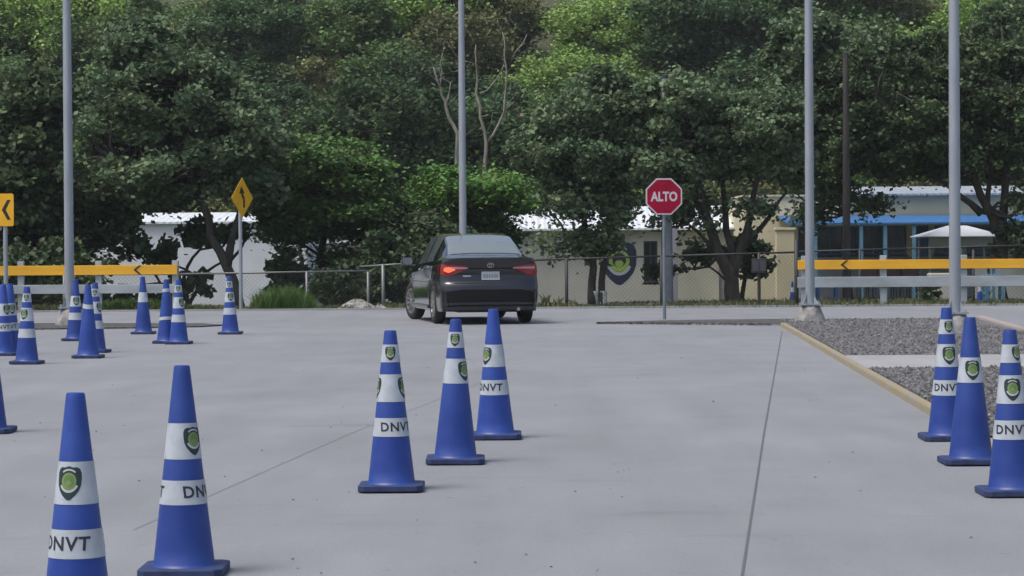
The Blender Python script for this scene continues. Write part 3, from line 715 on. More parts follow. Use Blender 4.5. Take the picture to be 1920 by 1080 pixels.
xs_ = [v[0] for v in vs]; zs_ = [v[1] for v in vs]; W = max(xs_) - min(xs_); Hh = max(zs_) - min(zs_)
mb = MB(); mb.add([((v[0] - (max(xs_) + min(xs_)) / 2) * .445 / W, -.051, cz + (v[1] - (max(zs_) + min(zs_)) / 2) * .165 / Hh) for v in vs], fs); mb.build('lettering', M_signw, pn)
for s_ in (-1, 1):
    mb = MB(); mb.lathe([(.0005, 0), (.011, .0), (.011, .006)], 10); b_ = mb.build('bolt', M_galv, root); b_.rotation_euler = (R(90), 0, 0); b_.location = (0, -.048, cz + s_ * .215)

q = at(452, 580, 51.5); root = empty('warning_sign', (q.x, q.y, 0)); tag(root, 'narrow-looking yellow diamond sign with curved black arrow', 'road sign')
c_ = at(453, 371, 51.5); cz = c_.z; hs = .415
mb = MB(); mb.tube([(0, 0, -.1), (0, 0, cz + .25)], .04, 10); mb.build('post', M_galv, root, smooth='auto')
hd = empty('sign_panel', (0, 0, 0)); bpy.data.objects.remove(hd)
def rotz(vs, a): c, s_ = math.cos(a), math.sin(a); return [(x * c - y * s_, x * s_ + y * c, z) for x, y, z in vs]
yaw = R(64)
mb = MB(); mb.poly([(0, cz - hs), (hs, cz), (0, cz + hs), (-hs, cz)], -.055, .006); mb.v = rotz(mb.v, yaw); pn = mb.build('panel', M_signy, root)
mb = MB(); A = [(.06, -.2), (.06, -.02), (-.02, .08), (-.02, .1)]
for a, b in zip(A[:-1], A[1:]):
    d = Vector((b[0] - a[0], b[1] - a[1])).normalized(); s_ = Vector((-d.y, d.x)) * .035
    mb.poly([(a[0] + s_.x, cz + a[1] + s_.y), (a[0] - s_.x, cz + a[1] - s_.y), (b[0] - s_.x, cz + b[1] - s_.y), (b[0] + s_.x, cz + b[1] + s_.y)], -.058, .002)
mb.poly([(-.12, cz + .09), (.09, cz + .09), (-.04, cz + .24)], -.059, .003)
mb.v = rotz(mb.v, yaw); mb.build('arrow_mark', M_black, pn)

q = at(11.5, 580, 50.6); root = empty('chevron_sign', (q.x, q.y, 0)); tag(root, 'yellow upright rectangle sign with black chevron at the left edge', 'road sign')
zt, zb = at(12, 363, 50.6).z, at(12, 424, 50.6).z; hw = .165
mb = MB(); mb.tube([(0, 0, -.1), (0, 0, zt - .05)], .045, 10); mb.build('post', M_galv, root, smooth='auto')
def rrect(x0, x1, z0, z1, r_):
    o_ = []
    for cx, cz_, a0 in ((x1 - r_, z1 - r_, 0), (x0 + r_, z1 - r_, 90), (x0 + r_, z0 + r_, 180), (x1 - r_, z0 + r_, 270)):
        for k in range(5): o_.append((cx + math.cos(R(a0 + k * 22.5)) * r_, cz_ + math.sin(R(a0 + k * 22.5)) * r_))
    return o_
ox = .02
mb = MB(); mb.poly(rrect(ox - hw, ox + hw, zb, zt, .035), -.06, .006); pn = mb.build('panel', M_signy, root)
zm = (zt + zb) / 2; mb = MB()
for s_ in (1, -1):
    mb.poly([(ox - .075, zm), (ox + .035, zm + s_ * .2), (ox + .105, zm + s_ * .2), (ox + .005, zm)], -.063, .002)
mb.build('chevron_mark', M_black, pn)

# ------------------------------------------------------------ shield emblem
def shield_layers(W_, H_):
    """returns list of (verts2d, faces, material index) with 0 shield 1 lime 2 olive 3 white"""
    half = [(0, .5), (.16, .46), (.30, .47), (.42, .42), (.49, .30), (.5, .12), (.48, -.06), (.40, -.22), (.26, -.36), (.10, -.47), (0, -.5)]
    outl = half + [(-x, y) for x, y in reversed(half[1:-1])]
    def rings(o, c=(0, 0), nr=4):
        vs = [c]; fs = []; n = len(o)
        for k in range(1, nr + 1):
            for x, y in o: vs.append((c[0] + (x - c[0]) * k / nr, c[1] + (y - c[1]) * k / nr))
        for i in range(n): fs.append((0, 1 + i, 1 + (i + 1) % n))
        for k in range(nr - 1):
            for i in range(n): fs.append((1 + k * n + i, 1 + (k + 1) * n + i, 1 + (k + 1) * n + (i + 1) % n, 1 + k * n + (i + 1) % n))
        return [(x * W_, y * H_) for x, y in vs], fs
    circ = lambda cx, cy, rx, ry, n=20: [(cx + math.cos(6.2832 * i / n) * rx, cy + math.sin(6.2832 * i / n) * ry) for i in range(n)]
    def arc(a0, a1, r0_, r1_, cy, n=12):
        vs = []
        for i in range(n + 1):
            a = R(a0 + (a1 - a0) * i / n)
            for q_ in (r0_, r1_): vs.append((math.cos(a) * q_ * H_ * .86, (cy + math.sin(a) * q_) * H_))
        return vs, [(2 * i, 2 * i + 2, 2 * i + 3, 2 * i + 1) for i in range(n)]
    L_ = [(*rings(outl), 0, 0)]
    L_.append((*rings(circ(0, .06, .30, .25), (0, .06)), 1, 1))
    L_.append((*rings(circ(0, .08, .20, .165), (0, .08), 2), 2, 2))
    L_.append((*rings(circ(0, .0, .12, .08), (0, .0), 2), 1, 3))
    a_ = arc(205, 335, .27, .345, .07); L_.append((*a_, 3, 1))
    a_ = arc(50, 130, .31, .36, .06); L_.append((*a_, 3, 1))
    return L_

# ------------------------------------------------------------ traffic cones
CH = .86
def crad(z): return .032 + (CH - z) / (CH - .045) * (.126 - .032)
def wrap(u, v, a0, off): a = a0 + u / crad(v); rr = crad(v) + off; return (math.sin(a) * rr, -math.cos(a) * rr, v)
def cone(bands, loc, rz, label, group, tilt=0):
    root = empty('traffic_cone', loc, rz); tag(root, label, 'traffic cone', group)
    mb = MB(); prof = [(.001, CH - .006), (.022, CH - .004), (.030, CH), (crad(CH - .01), CH - .01)]
    for z in np.linspace(CH - .03, .05, 14): prof.append((crad(z), z))
    prof += [(.131, .043), (.136, .036)]; mb.lathe(prof, 40); mb.build('cone_body', M_blue, root, smooth='auto')
    h = .174; c_ = .03; pl = [(h - c_, -h), (h, -h + c_), (h, h - c_), (h - c_, h), (-h + c_, h), (-h, h - c_), (-h, -h + c_), (-h + c_, -h)]
    mb = MB(); mb.flat(pl, .004, .038); mb.build('base', M_plate, root, bevel=.006)
    for z0, z1, kind, sl in bands:
        bd = MB(); n = 40; vs = []
        zz = [z0 + (z1 - z0) * k / 4 for k in range(5)]
        for k, z in enumerate(zz):
            for i in range(n):
                t = 6.28318 * i / n; z_ = z + sl * math.sin(t + 1) ; vs.append((math.sin(t) * (crad(z_) + .0018), -math.cos(t) * (crad(z_) + .0018), z_))
        bd.add(vs, [(k * n + i, k * n + (i + 1) % n, (k + 1) * n + (i + 1) % n, (k + 1) * n + i) for k in range(4) for i in range(n)])
        bo = bd.build('reflective_band', M_band, root, smooth=True)
        zc = (z0 + z1) / 2
        if kind[0] == 'S':
            hgt = (z1 - z0) * .80; mats_ = [M_shield, M_lime, M_olive, M_white]
            for a0 in kind[1:]:
                mb = MB()
                for vs, fs, mi, lay in shield_layers(hgt * .74, hgt):
                    mb.mi = mi; mb.add([wrap(x, zc + y, R(a0), .0028 + lay * .0007) for x, y in vs], fs)
                mb.build('shield_emblem', mats_, bo)
        if kind[0] == 'T':
            vs, fs = TXT
            for a0 in kind[1:]:
                mb = MB(); mb.add([wrap(v[0], zc + v[1], R(a0), .0028) for v in vs], fs); mb.build('lettering', M_ink, bo)
    return root
t_ = text_mesh('DNVT', .066, .0016, 1.12); TXT = densify(*t_, .012)
W1 = (.802 * CH, .912 * CH); W2 = (.556 * CH, .727 * CH); W3 = (.341 * CH, .456 * CH)
GRP = {'m': 'three cones standing in the middle of the lot', 'r': 'three cones by the yellow kerb at right', 'l': 'cones grouped before the left barrier', 'n': 'nearest cones at lower left', 'f': 'small distant cones behind the right barrier'}
def put(u, vtop, h, types, rz, label, g, s_ang=(0, 180), s1=(0, 180), t_ang=(0, 180)):
    Yc = CH * F / h; q = at(u, vtop, Yc)
    bands = []
    if '1' in types: bands.append((*W1, ('S', *s1), 0))
    if '2' in types: bands.append((*W2, ('S', *s_ang), 0))
    if '3' in types: bands.append((*W3, ('T', *t_ang), 0))
    if 'p' in types: bands.append((*W2, ('S',), 0))
    if 'e' in types: bands += [(.36 * CH, .41 * CH, ('N',), .012), (.80 * CH, .85 * CH, ('N',), .008)]
    if 'w' in types: bands += [(.68 * CH, .74 * CH, ('N',), -.012)]
    face = -math.atan2(q.x, q.y)            # degree 0 marks face the camera's side
    c_ = cone(bands, (q.x, Yc, gz(Yc)), 0, label, GRP[g])
    rg = random.Random(int(u * 7)); c_.rotation_euler = (R(rg.uniform(-.7, .7)), R(rg.uniform(-.9, .9)), 0); return c_
put(732, 614, 300, '123', 0, 'leftmost of the three middle cones, with three white bands and DNVT lettering', 'm', s_ang=(76, -84), s1=(2, 180), t_ang=(26, 206))
put(852, 588, 270, '12', 0, 'middle cone of the central three, with two white bands and a long plain blue foot', 'm', s_ang=(52, 232), s1=(-4, 176))
put(927, 577, 243, '23', 0, 'rightmost of the three middle cones, with long plain blue tip', 'm', s_ang=(-50, 130), t_ang=(-26, 154))
put(342, 684, 392, '23', 0, 'near cone at lower left centre with shield at its right edge', 'n', s_ang=(48, 228), t_ang=(66, -112))
put(141, 720, 465, '23', 0, 'nearest cone at lower left, cut by the picture bottom, shield facing front', 'n', s_ang=(-12, 168), t_ang=(-22, 158))
put(-24, 581, 232, '', 0, 'plain blue cone cut off by the left edge of the picture', 'n')
put(1776, 577, 248, '123', 0, 'leftmost cone of the right trio, with three white bands', 'r', s_ang=(4, 184), s1=(8, 188), t_ang=(-10, 170))
put(1819, 594, 275, '2', 0, 'middle cone of the right trio, with one white band with a shield', 'r', s_ang=(2, 182))
put(1898, 615, 310, '123', 0, 'nearest cone of the right trio, cut by the right edge', 'r', s_ang=(-4, 176), s1=(34, 214), t_ang=(-8, 172))
put(5, 523, 134, '23', 0, 'cone at the far left edge, half out of the picture, behind the front cones', 'l', s_ang=(50, 230))
put(19, 525, 133, '23', 0, 'second cone from the left edge, with two white bands', 'l', s_ang=(30, 210))
put(49, 532, 145, '123', 0, 'three-banded cone nearest the camera in the left group', 'l', s_ang=(-20, 160), t_ang=(180,))
put(140, 527, 116, '23', 0, 'two-banded cone behind the plain blue one by the steel pole', 'l', s_ang=(20, 200), t_ang=(180,))
put(164, 520, 138, 'w', 0, 'mostly blue cone with one thin slipped band just right of the left steel pole', 'l')
put(178, 523, 131, '123', 0, 'banded cone hidden behind the mostly blue one by the left steel pole', 'l', s_ang=(60, 240), t_ang=(180,))
put(268, 518, 108, '2', 0, 'far cone with one white band, standing alone under the left chevron mark', 'l', s_ang=(180,))
put(311, 520, 120, 'e', 0, 'blue cone with two thin slanted bands at the end of the left barrier', 'l')
put(334, 516, 121, '123', 0, 'three-banded cone touching the slanted-band cone at the barrier end', 'l', s_ang=(50, 230), t_ang=(180,))
put(431, 516, 109, '123', 0, 'lone three-banded cone below the yellow diamond sign', 'l', s_ang=(20, 200), t_ang=(180,))
def farcone(u, Y, types, lab):
    q = at(u, 560, Y); c_ = cone([(.5 * CH, .72 * CH, ('N',), 0)], (q.x, Y, terr(q.x, Y) + .03), 0, lab, GRP['f']); c_.scale = (.55, .55, .55)
farcone(1837, 53.6, '2', 'small blue cone with white band beside the light blue table')
farcone(1486, 54.4, '2', 'small blue cone by the corner of the yellow building')

# ------------------------------------------------------------ buildings
M_wallw = mat('white_wall', (.60, .63, .67), .8, var=.06, scale=1.2, bump=.1)
M_cream = mat('cream_wall', (.46, .46, .40), .85, var=.08, scale=1.0, bump=.1)
M_yellow = mat('yellow_wall', (.56, .51, .35), .85, var=.07, scale=1.0, bump=.1)
M_glass = mat('dark_glass', (.02, .025, .03), .12, spec=.6)
M_dark = mat('dark_opening', (.025, .025, .028), .8)
M_bluep = mat('blue_paint', (.03, .13, .32), .5, var=.15, scale=3)
M_lblue = mat('light_blue_paint', (.09, .22, .31), .55, var=.15, scale=3)
M_greyd = mat('grey_door', (.22, .22, .27), .6)
M_floor = concrete_mat('porch_floor', (.2, .2, .2))
def roofmat(name, col):
    m = mat(name, col, .5, metal=.1, var=.06, scale=2)
    n = m.node_tree.nodes; l = m.node_tree.links
    tc = n.new('ShaderNodeTexCoord'); wv = n.new('ShaderNodeTexWave'); wv.inputs['Scale'].default_value = 1.6; wv.bands_direction = 'X'
    l.new(tc.outputs['Object'], wv.inputs['Vector']); bp = n.new('ShaderNodeBump'); bp.inputs['Strength'].default_value = .6; bp.inputs['Distance'].default_value = .03
    l.new(wv.outputs[0], bp.inputs['Height']); l.new(bp.outputs[0], n['Principled BSDF'].inputs['Normal']); return m
M_roof = roofmat('white_sheet_roof', (.66, .70, .74)); M_roofb = roofmat('pale_blue_sheet_roof', (.33, .37, .42))

def X(u, Y): return at(u, 500, Y).x
def Z(u, v, Y): return at(u, v, Y).z
def walls(mb, x0, x1, y0, y1, z0, z1, holes=()):        # front wall with openings, other walls solid, .2 thick
    th = .2
    xs_ = sorted({x0, x1, *[h[0] for h in holes], *[h[1] for h in holes]}); zs_ = sorted({z0, z1, *[h[2] for h in holes], *[h[3] for h in holes]})
    for i in range(len(xs_) - 1):
        for j in range(len(zs_) - 1):
            cx, cz_ = (xs_[i] + xs_[i + 1]) / 2, (zs_[j] + zs_[j + 1]) / 2
            if any(h[0] < cx < h[1] and h[2] < cz_ < h[3] for h in holes): continue
            mb.box(xs_[i], xs_[i + 1], y0, y0 + th, zs_[j], zs_[j + 1])
    mb.box(x0, x0 + th, y0 + th, y1, z0, z1); mb.box(x1 - th, x1, y0 + th, y1, z0, z1); mb.box(x0 + th, x1 - th, y1 - th, y1, z0, z1)
def gable(mb, x0, x1, y0, y1, z, rise, oh=.3, th=.06):
    ym = (y0 + y1) / 2; s_ = rise / (ym - y0)
    for sg, ya in ((-1, y0 - oh), (1, y1 + oh)):
        za = z - s_ * oh; v = [(x0 - oh, ya, za), (x1 + oh, ya, za), (x1 + oh, ym, z + rise), (x0 - oh, ym, z + rise)]
        v += [(a_, b_, c_ + th) for a_, b_, c_ in v]
        mb.add(v, [(0, 1, 2, 3), (4, 7, 6, 5), (0, 4, 5, 1), (1, 5, 6, 2), (2, 6, 7, 3), (3, 7, 4, 0)])
def window(root, x0, x1, y, z0, z1, fm, panes=2, name='window'):
    f = MB(); t = .05
    f.box(x0, x1, y - .02, y + .04, z0, z0 + t); f.box(x0, x1, y - .02, y + .04, z1 - t, z1); f.box(x0, x0 + t, y - .02, y + .04, z0 + t, z1 - t); f.box(x1 - t, x1, y - .02, y + .04, z0 + t, z1 - t)
    for k in range(1, panes): xm = x0 + (x1 - x0) * k / panes; f.box(xm - t / 2, xm + t / 2, y - .015, y + .035, z0 + t, z1 - t)
    wo = f.build(name, fm, root); g = MB(); g.box(x0 + t, x1 - t, y + .01, y + .02, z0 + t, z1 - t); g.build('pane', M_glass, wo)
    s_ = MB(); s_.box(x0 - .05, x1 + .05, y - .08, y - .021, z0 - .06, z0 - .001); s_.build('sill', fm, wo); return wo

# white building at left
Yb = 74; x0, x1 = X(150, Yb), X(575, Yb); zt = Z(330, 419, Yb); z0 = terr(x0, Yb) - .3
root = empty('white_building', (x0, Yb, z0)); tag(root, 'long plain white building behind the leaning tree at left', 'building')
mb = MB(); walls(mb, 0, x1 - x0, 0, 6, 0, zt - z0); mb.build('wall', M_wallw, root)
mb = MB(); gable(mb, 0, x1 - x0, 0, 6, zt - z0, .3, .12); mb.build('roof', M_roof, root)
# low cream building
Yb = 84; x0, x1 = X(560, Yb), X(770, Yb); zt = Z(600, 458, Yb); z0 = terr(x0, Yb) - .3
root = empty('low_building', (x0, Yb, z0)); tag(root, 'low cream building mostly hidden behind the feathery tree', 'building')
mb = MB(); walls(mb, 0, x1 - x0, 0, 6, 0, zt - z0); mb.build('wall', M_cream, root)
mb = MB(); gable(mb, 0, x1 - x0, 0, 6, zt - z0 + .05, .45, .2); mb.build('roof', M_roof, root)

# cream police building with painted shield
Yb = 79; x0, x1 = X(792, Yb), X(1453, Yb); zt = Z(1150, 428, Yb); z0 = terr(0, 79) - .1
root = empty('cream_building', (x0, Yb, z0), R(.0)); tag(root, 'cream building with white metal roof and a painted shield on its wall', 'building')
H_ = zt - z0; lx = lambda u: X(u, Yb) - x0; lz = lambda u, v: Z(u, v, Yb) - z0
w1 = (lx(1207), lx(1233), lz(1220, 530), lz(1220, 452)); d1 = (lx(1348), lx(1374), .0, lz(1360, 487)); w2 = (lx(1396), lx(1435), lz(1410, 517), lz(1410, 478))
w3 = (lx(940), lx(975), lz(950, 530), lz(950, 470))
mb = MB(); walls(mb, 0, x1 - x0, 0, 5, 0, H_, [w1, d1, w2, w3]); mb.build('wall', M_cream, root)
gb = MB(); gable(gb, 0, x1 - x0, 0, 5, H_ + .05, .62, .45); gb.build('roof', M_roof, root)
for h in (w1, w2, w3): window(root, h[0], h[1], .08, h[2], h[3], M_fdark)
dm = MB(); dm.box(d1[0], d1[1], .08, .12, .0, d1[3]); dd = dm.build('door', M_greyd, root)
dm = MB(); dm.tube([(d1[0] + .06, .03, 1.0), (d1[0] + .06, .03, 1.12)], .012, 6); dm.build('handle', M_galv, dd)
mb = MB(); mb.box(lx(1262) - .1, lx(1262) + .1, -.75, -.55, 0, H_ + .0); mb.build('column', M_greyd, root)
mb = MB(); mb.box(0, x1 - x0, -1.1, -.002, -.02, .1); mb.build('walkway', M_floor, root)
ez = lz(1161, 494); eh = (535 - 453) * Yb / F; mats_ = [M_navy, mat('lime_wall_paint', (.30, .44, .08), .6), M_shield, M_white]
mb = MB()
for vs, fs, mi, lay in shield_layers(eh * .80, eh):
    mb.mi = mi; mb.add([(lx(1161) + x, -.006 - lay * .004, ez + y) for x, y in vs], fs)
mb.build('shield_emblem', mats_, root)
mb = MB(); rr = .21; ring = [(lx(1308) + math.cos(6.283 * i / 24) * rr, lz(1308, 490) + math.sin(6.283 * i / 24) * rr) for i in range(24)]; ring2 = [(lx(1308) + math.cos(6.283 * i / 24) * rr * .8, lz(1308, 490) + math.sin(6.283 * i / 24) * rr * .8) for i in range(24)]
mb.add([(a_, -.006, b_) for a_, b_ in ring + ring2], [(i, (i + 1) % 24, 24 + (i + 1) % 24, 24 + i) for i in range(24)]); mb.build('round_emblem', M_shield, root)

# yellow building with blue awning and porch
Yb = 75; x0, x1 = X(1396, Yb), X(1990, Yb); z0 = terr(12, 75) - .05; zt = Z(1600, 368, Yb)
root = empty('yellow_building', (x0, Yb, z0)); tag(root, 'yellow building with blue awning, porch posts and pale metal roof', 'building')
lx = lambda u, Y=Yb: X(u, Y) - x0; lz = lambda u, v, Y=Yb: Z(u, v, Y) - z0; H_ = zt - z0
wins = [(lx(a_), lx(b_), lz(1600, 478), lz(1600, 424)) for a_, b_ in ((1497, 1526), (1533, 1582), (1590, 1612), (1618, 1657), (1662, 1700), (1752, 1800), (1812, 1870))]; dr = (lx(1716), lx(1742), .0, lz(1600, 424))
mb = MB(); walls(mb, 0, x1 - x0, 0, 6, 0, H_, wins + [dr]); mb.build('wall', M_yellow, root)
for h in wins: window(root, h[0], h[1], .08, h[2], h[3], M_bluep, 2)
dm = MB(); dm.box(dr[0], dr[1], .08, .12, 0, dr[3]); dm.build('door', M_bluep, root)
mb = MB(); gable(mb, lx(1590), x1 - x0, 0, 6, H_ + .03, .26, .3); mb.build('roof', M_roofb, root)
mb = MB(); mb.box(-.05, lx(1590) - .32, -.05, 6.05, H_ + .002, H_ + .06); mb.build('parapet', M_yellow, root)
mb = MB()      # lower wall painted pale blue-grey
mb.box(lx(1494), x1 - x0, -.03, -.003, .0, lz(1600, 482)); mb.build('dado', mat('dado_paint', (.26, .29, .30), .8, var=.1, scale=2), root)
Ya = 71.6; aw = MB(); ax0, ax1 = lx(1480, Ya), lx(2000, Ya); zh, zl = lz(1700, 403), lz(1700, 417, Ya)
aw.add([(ax0, 0 - .04, zh), (ax1, -.04, zh), (ax1, Ya - Yb, zl), (ax0, Ya - Yb, zl), (ax0, -.04, zh - .05), (ax1, -.04, zh - .05), (ax1, Ya - Yb, zl - .05), (ax0, Ya - Yb, zl - .05)],
       [(0, 1, 2, 3), (7, 6, 5, 4), (0, 3, 7, 4), (1, 5, 6, 2), (3, 2, 6, 7)]); aw.build('awning', M_bluep, root)
for u in (1486, 1529, 1615, 1660, 1714, 1800, 1880):
    mb = MB(); x = lx(u, Ya + .1); mb.box(x - .05, x + .05, Ya - Yb + .05, Ya - Yb + .15, 0, zl - .052); mb.build('porch_post', M_lblue, root)
mb = MB(); mb.box(lx(1480, Ya), x1 - x0, Ya - Yb - .3, -.031, -.12, .05); mb.build('porch_floor', M_floor, root)
# yellow gate pillar wall left of the porch
Yp = 60; q0, q1 = X(1456, Yp), X(1490, Yp); zb_ = terr(q0, Yp)
mb = MB(); mb.box(q0, q1, Yp, Yp + .3, zb_ - .1, Z(1470, 432, Yp)); mb.box(q0 - .03, q1 + .03, Yp - .03, Yp + .33, Z(1470, 432, Yp) + .001, Z(1470, 427, Yp)); tag(mb.build('gate_pillar', M_yellow, bevel=.01), 'broad yellow pillar between the cream and the yellow building', 'pillar')

# white pavilion canopy
Yc = 64; cx = X(1795, Yc); hw = (1872 - 1718) / 2 * Yc / F; ze = Z(1795, 443, Yc); zp = Z(1795, 423, Yc); gz_ = terr(cx, Yc)
root = empty('canopy', (cx, Yc, gz_)); tag(root, 'white peaked canopy tent behind the rightmost steel pole', 'canopy'); ze -= gz_; zp -= gz_
mb = MB(); d_ = 1.0; mb.add([(-hw, -d_, ze), (hw, -d_, ze), (hw, d_, ze), (-hw, d_, ze), (-.25, 0, zp), (.25, 0, zp), (-hw, -d_, ze - .02), (hw, -d_, ze - .02), (hw, d_, ze - .02), (-hw, d_, ze - .02)], [(0, 1, 5, 4), (1, 2, 5), (2, 3, 4, 5), (3, 0, 4), (0, 6, 7, 1), (1, 7, 8, 2), (2, 8, 9, 3), (3, 9, 6, 0), (9, 8, 7, 6)])
mb.build('roof', M_wallw, root)
mb = MB(); mb.box(-hw * .75, hw * .72, -.8, -.77, ze - .24, ze - .025); mb.build('valance', M_cream, root)
for sx in (-1, 1):
    for sy in (-1, 1): mb = MB(); mb.tube([(sx * hw * .8, sy * .84, 0), (sx * hw * .8, sy * .84, ze - .02)], .03, 8); mb.build('leg', M_railw, root)
# white painted block
q = at(1762, 540, 55.5); z_ = terr(q.x, 55.5); mb = MB(); w_ = .27; mb.box(q.x - w_, q.x + w_, 55.4, 55.6, z_ - .05, Z(1762, 512, 55.5)); tag(mb.build('white_block', M_cream, bevel=.03), 'short white masonry block behind the rightmost steel pole', 'block')
# blue tables and benches
def table(u, Y, w_, h, d_, m, lab, name='table', cat='table'):
    q = at(u, 560, Y); root = empty(name, (q.x, Y, terr(q.x, Y))); tag(root, lab, cat)
    mb = MB()
    for k in range(4): mb.box(-w_ / 2, w_ / 2, -d_ / 2 + k * d_ / 4 + .01, -d_ / 2 + (k + 1) * d_ / 4 - .01, h - .04, h)
    mb.build('top', m, root, bevel=.005)
    for sx in (-1, 1):
        for sy in (-1, 1): mb = MB(); mb.box(sx * (w_ / 2 - .07) - .03, sx * (w_ / 2 - .07) + .03, sy * (d_ / 2 - .06) - .03, sy * (d_ / 2 - .06) + .03, -.02, h - .041); mb.build('leg', m, root)
    for sx in (-1, 1): mb = MB(); mb.box(sx * (w_ / 2 - .07) - .02, sx * (w_ / 2 - .07) + .02, -d_ / 2 + .09, d_ / 2 - .09, h * .3, h * .3 + .04); mb.build('stretcher', m, root)
    return root
table(1895, 55.2, 1.0, .78, .7, M_lblue, 'light blue wooden table at the right edge behind the barrier')
table(1862, 54.3, .5, .62, .5, M_lblue, 'smaller light blue table beside the small blue cone')
table(1550, 56.5, .55, .42, .35, M_bluep, 'low blue bench beyond the barrier near the wooden pole', 'bench', 'bench')
table(1525, 58, .35, .38, .3, M_bluep, 'short blue stool left of the low blue bench', 'stool', 'stool')
M_chair = mat('dark_chair', (.035, .02, .022), .5)
def chair(u, Y, lab):
    q = at(u, 540, Y); root = empty('chair', (q.x, Y, -.1)); tag(root, lab, 'chair', 'dark chairs lined up before the porch')
    s_ = MB(); s_.box(-.21, .21, -.2, .2, .43, .46); s_.build('seat', M_chair, root, bevel=.01)
    b_ = MB(); b_.poly(rrect(-.2, .2, .55, .92, .08), -.22, .03); b_.build('backrest', M_chair, root, bevel=.008)
    for sx in (-1, 1):
        for sy in (-1, 1): l_ = MB(); l_.tube([(sx * .2, sy * .22, 0), (sx * .18, sy * .19, .43 if sy > 0 else .6)], .016, 6); l_.build('leg', M_fdark, root)
for i, u in enumerate((1624, 1641, 1668, 1688, 1706)):
    chair(u, 60 + (i % 2) * .3, ('dark chair left of the white barrier post, outer one', 'dark chair left of the white barrier post, nearest to it', 'dark chair right of the white barrier post, nearest to it', 'dark chair second right of the white barrier post', 'dark chair third right of the white barrier post')[i])
M_pot = mat('clay_pot', (.16, .05, .03), .8, var=.2, scale=8)
for u, lb in ((1868, 'potted dark bush on the ledge at right, wider one'), (1910, 'potted dark bush at the right edge, round one')):
    q = at(u, 487, 60); root = tree('potted_plant', (q.x, 60, q.z - .02), [(0, 0, .26, .2, .2, .14)], [([(0, 0, .05), (0, 0, .3)], .02, .01)], leaf=.07, n=1200, cr=.1, clumps=24, lm=L_dark, seed=int(u), limb_r=.01, label=lb, cat='potted plant')
    mb = MB(); mb.lathe([(.001, 0), (.11, 0), (.15, .16), (.13, .16), (.12, .13), (.001, .13)], 16); mb.build('pot', M_pot, root, smooth='auto')
q0, q1 = X(1825, 60), X(1960, 60); mb = MB(); mb.box(q0, q1, 59.8, 60.2, -.4, Z(1880, 487, 60) - .02); tag(mb.build('low_wall', M_cream, bevel=.01), 'low pale wall carrying the potted bushes at right', 'wall')

# ------------------------------------------------------------ car
M_paint = mat('black_car_paint', (.005, .006, .012), .16, coat=1, spec=.4)
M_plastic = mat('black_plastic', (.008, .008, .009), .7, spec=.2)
M_tyre = mat('tyre_rubber', (.018, .018, .019), .8)
M_rim = mat('alloy_rim', (.38, .39, .40), .35, metal=.8)
M_cglass = mat('car_glass', (.15, .18, .18), .08, spec=1.0, coat=1)  # pale base colour imitates bright sky reflected in the panes
M_tail = mat('tail_red', (.24, .003, .008), .12, coat=1)
M_tailw = mat('tail_clear', (.40, .25, .28), .12, coat=1)
M_lit = mat('lit_indicator', (.6, .12, .05), .3, emit=((1, .16, .06), .6))
M_chrome = mat('chrome', (.75, .76, .78), .12, metal=1)
M_mglass = mat('mirror_glass', (.3, .33, .36), .15, metal=1)
M_plate_w = mat('number_plate', (.36, .40, .43), .5)
M_seam = mat('panel_gap', (.003, .003, .003), .9)
def interp(x, tab):
    for (a, va), (b, vb) in zip(tab[:-1], tab[1:]):
        if x <= b: t = max(0, (x - a) / (b - a)); t = t * t * (3 - 2 * t) if True else t; return va + (vb - va) * t
    return tab[-1][1]
def lin(x, tab):
    for (a, va), (b, vb) in zip(tab[:-1], tab[1:]):
        if x <= b: t = max(0, (x - a) / (b - a)); return va + (vb - va) * t
    return tab[-1][1]
RX, FX, WR = .98, 3.68, .325     # axle positions, wheel radius
W_t = [(0, .80), (.30, .865), (1.0, .888), (2.4, .888), (3.7, .875), (4.3, .80), (4.62, .60)]
belt = [(.0, 1.05), (.3, 1.06), (1.2, 1.02), (2.5, .97), (3.6, .93), (4.3, .80), (4.62, .66)]
ztop = [(.0, 1.075), (.42, 1.10), (.62, 1.13), (.95, 1.30), (1.35, 1.432), (1.75, 1.468), (2.3, 1.475), (2.75, 1.44), (3.0, 1.36), (3.35, 1.17), (3.7, 1.01), (4.1, .93), (4.45, .80), (4.62, .68)]
wtop = [(.0, .70), (.42, .70), (.62, .66), (1.0, .60), (1.4, .575), (2.5, .585), (3.0, .61), (3.6, .72), (4.2, .66), (4.62, .45)]
def zbot(x):
    z = .215 + .05 * max(0, 1 - abs(x) / .4) * 0
    for ax in (RX, FX):
        d = abs(x - ax); rr = .385
        if d < rr: z = max(z, WR + math.sqrt(rr * rr - d * d) - .0)
    return z
def section(x):
    W_ = lin(x, W_t); zb = zbot(x); be = lin(x, belt); zt_ = lin(x, ztop); wt = lin(x, wtop); top = zt_ + .0
    zl_ = max(zb + .02, .30); P = [(0, zb), (W_ - .17, zb), (W_ - .03, zb), (W_ - .012, max(zl_, zb + .012)), (W_ + .0, max(.45, zb + .02)), (W_ + .004, max(.62, zb + .03)), (W_ - .006, max(.74, zb + .035)), (W_ - .022, be - .12), (W_ - .04, be - .03), (W_ - .068, be)]
    for t in (.12, .35, .6, .85):
        P.append((W_ - .068 + (wt - W_ + .068) * t, be + (top - be) * t ** .92))
    P += [(wt, top), (wt - .035, top + .014), (wt * .7, top + .026), (wt * .35, top + .034), (0, top + .036)]
    return P
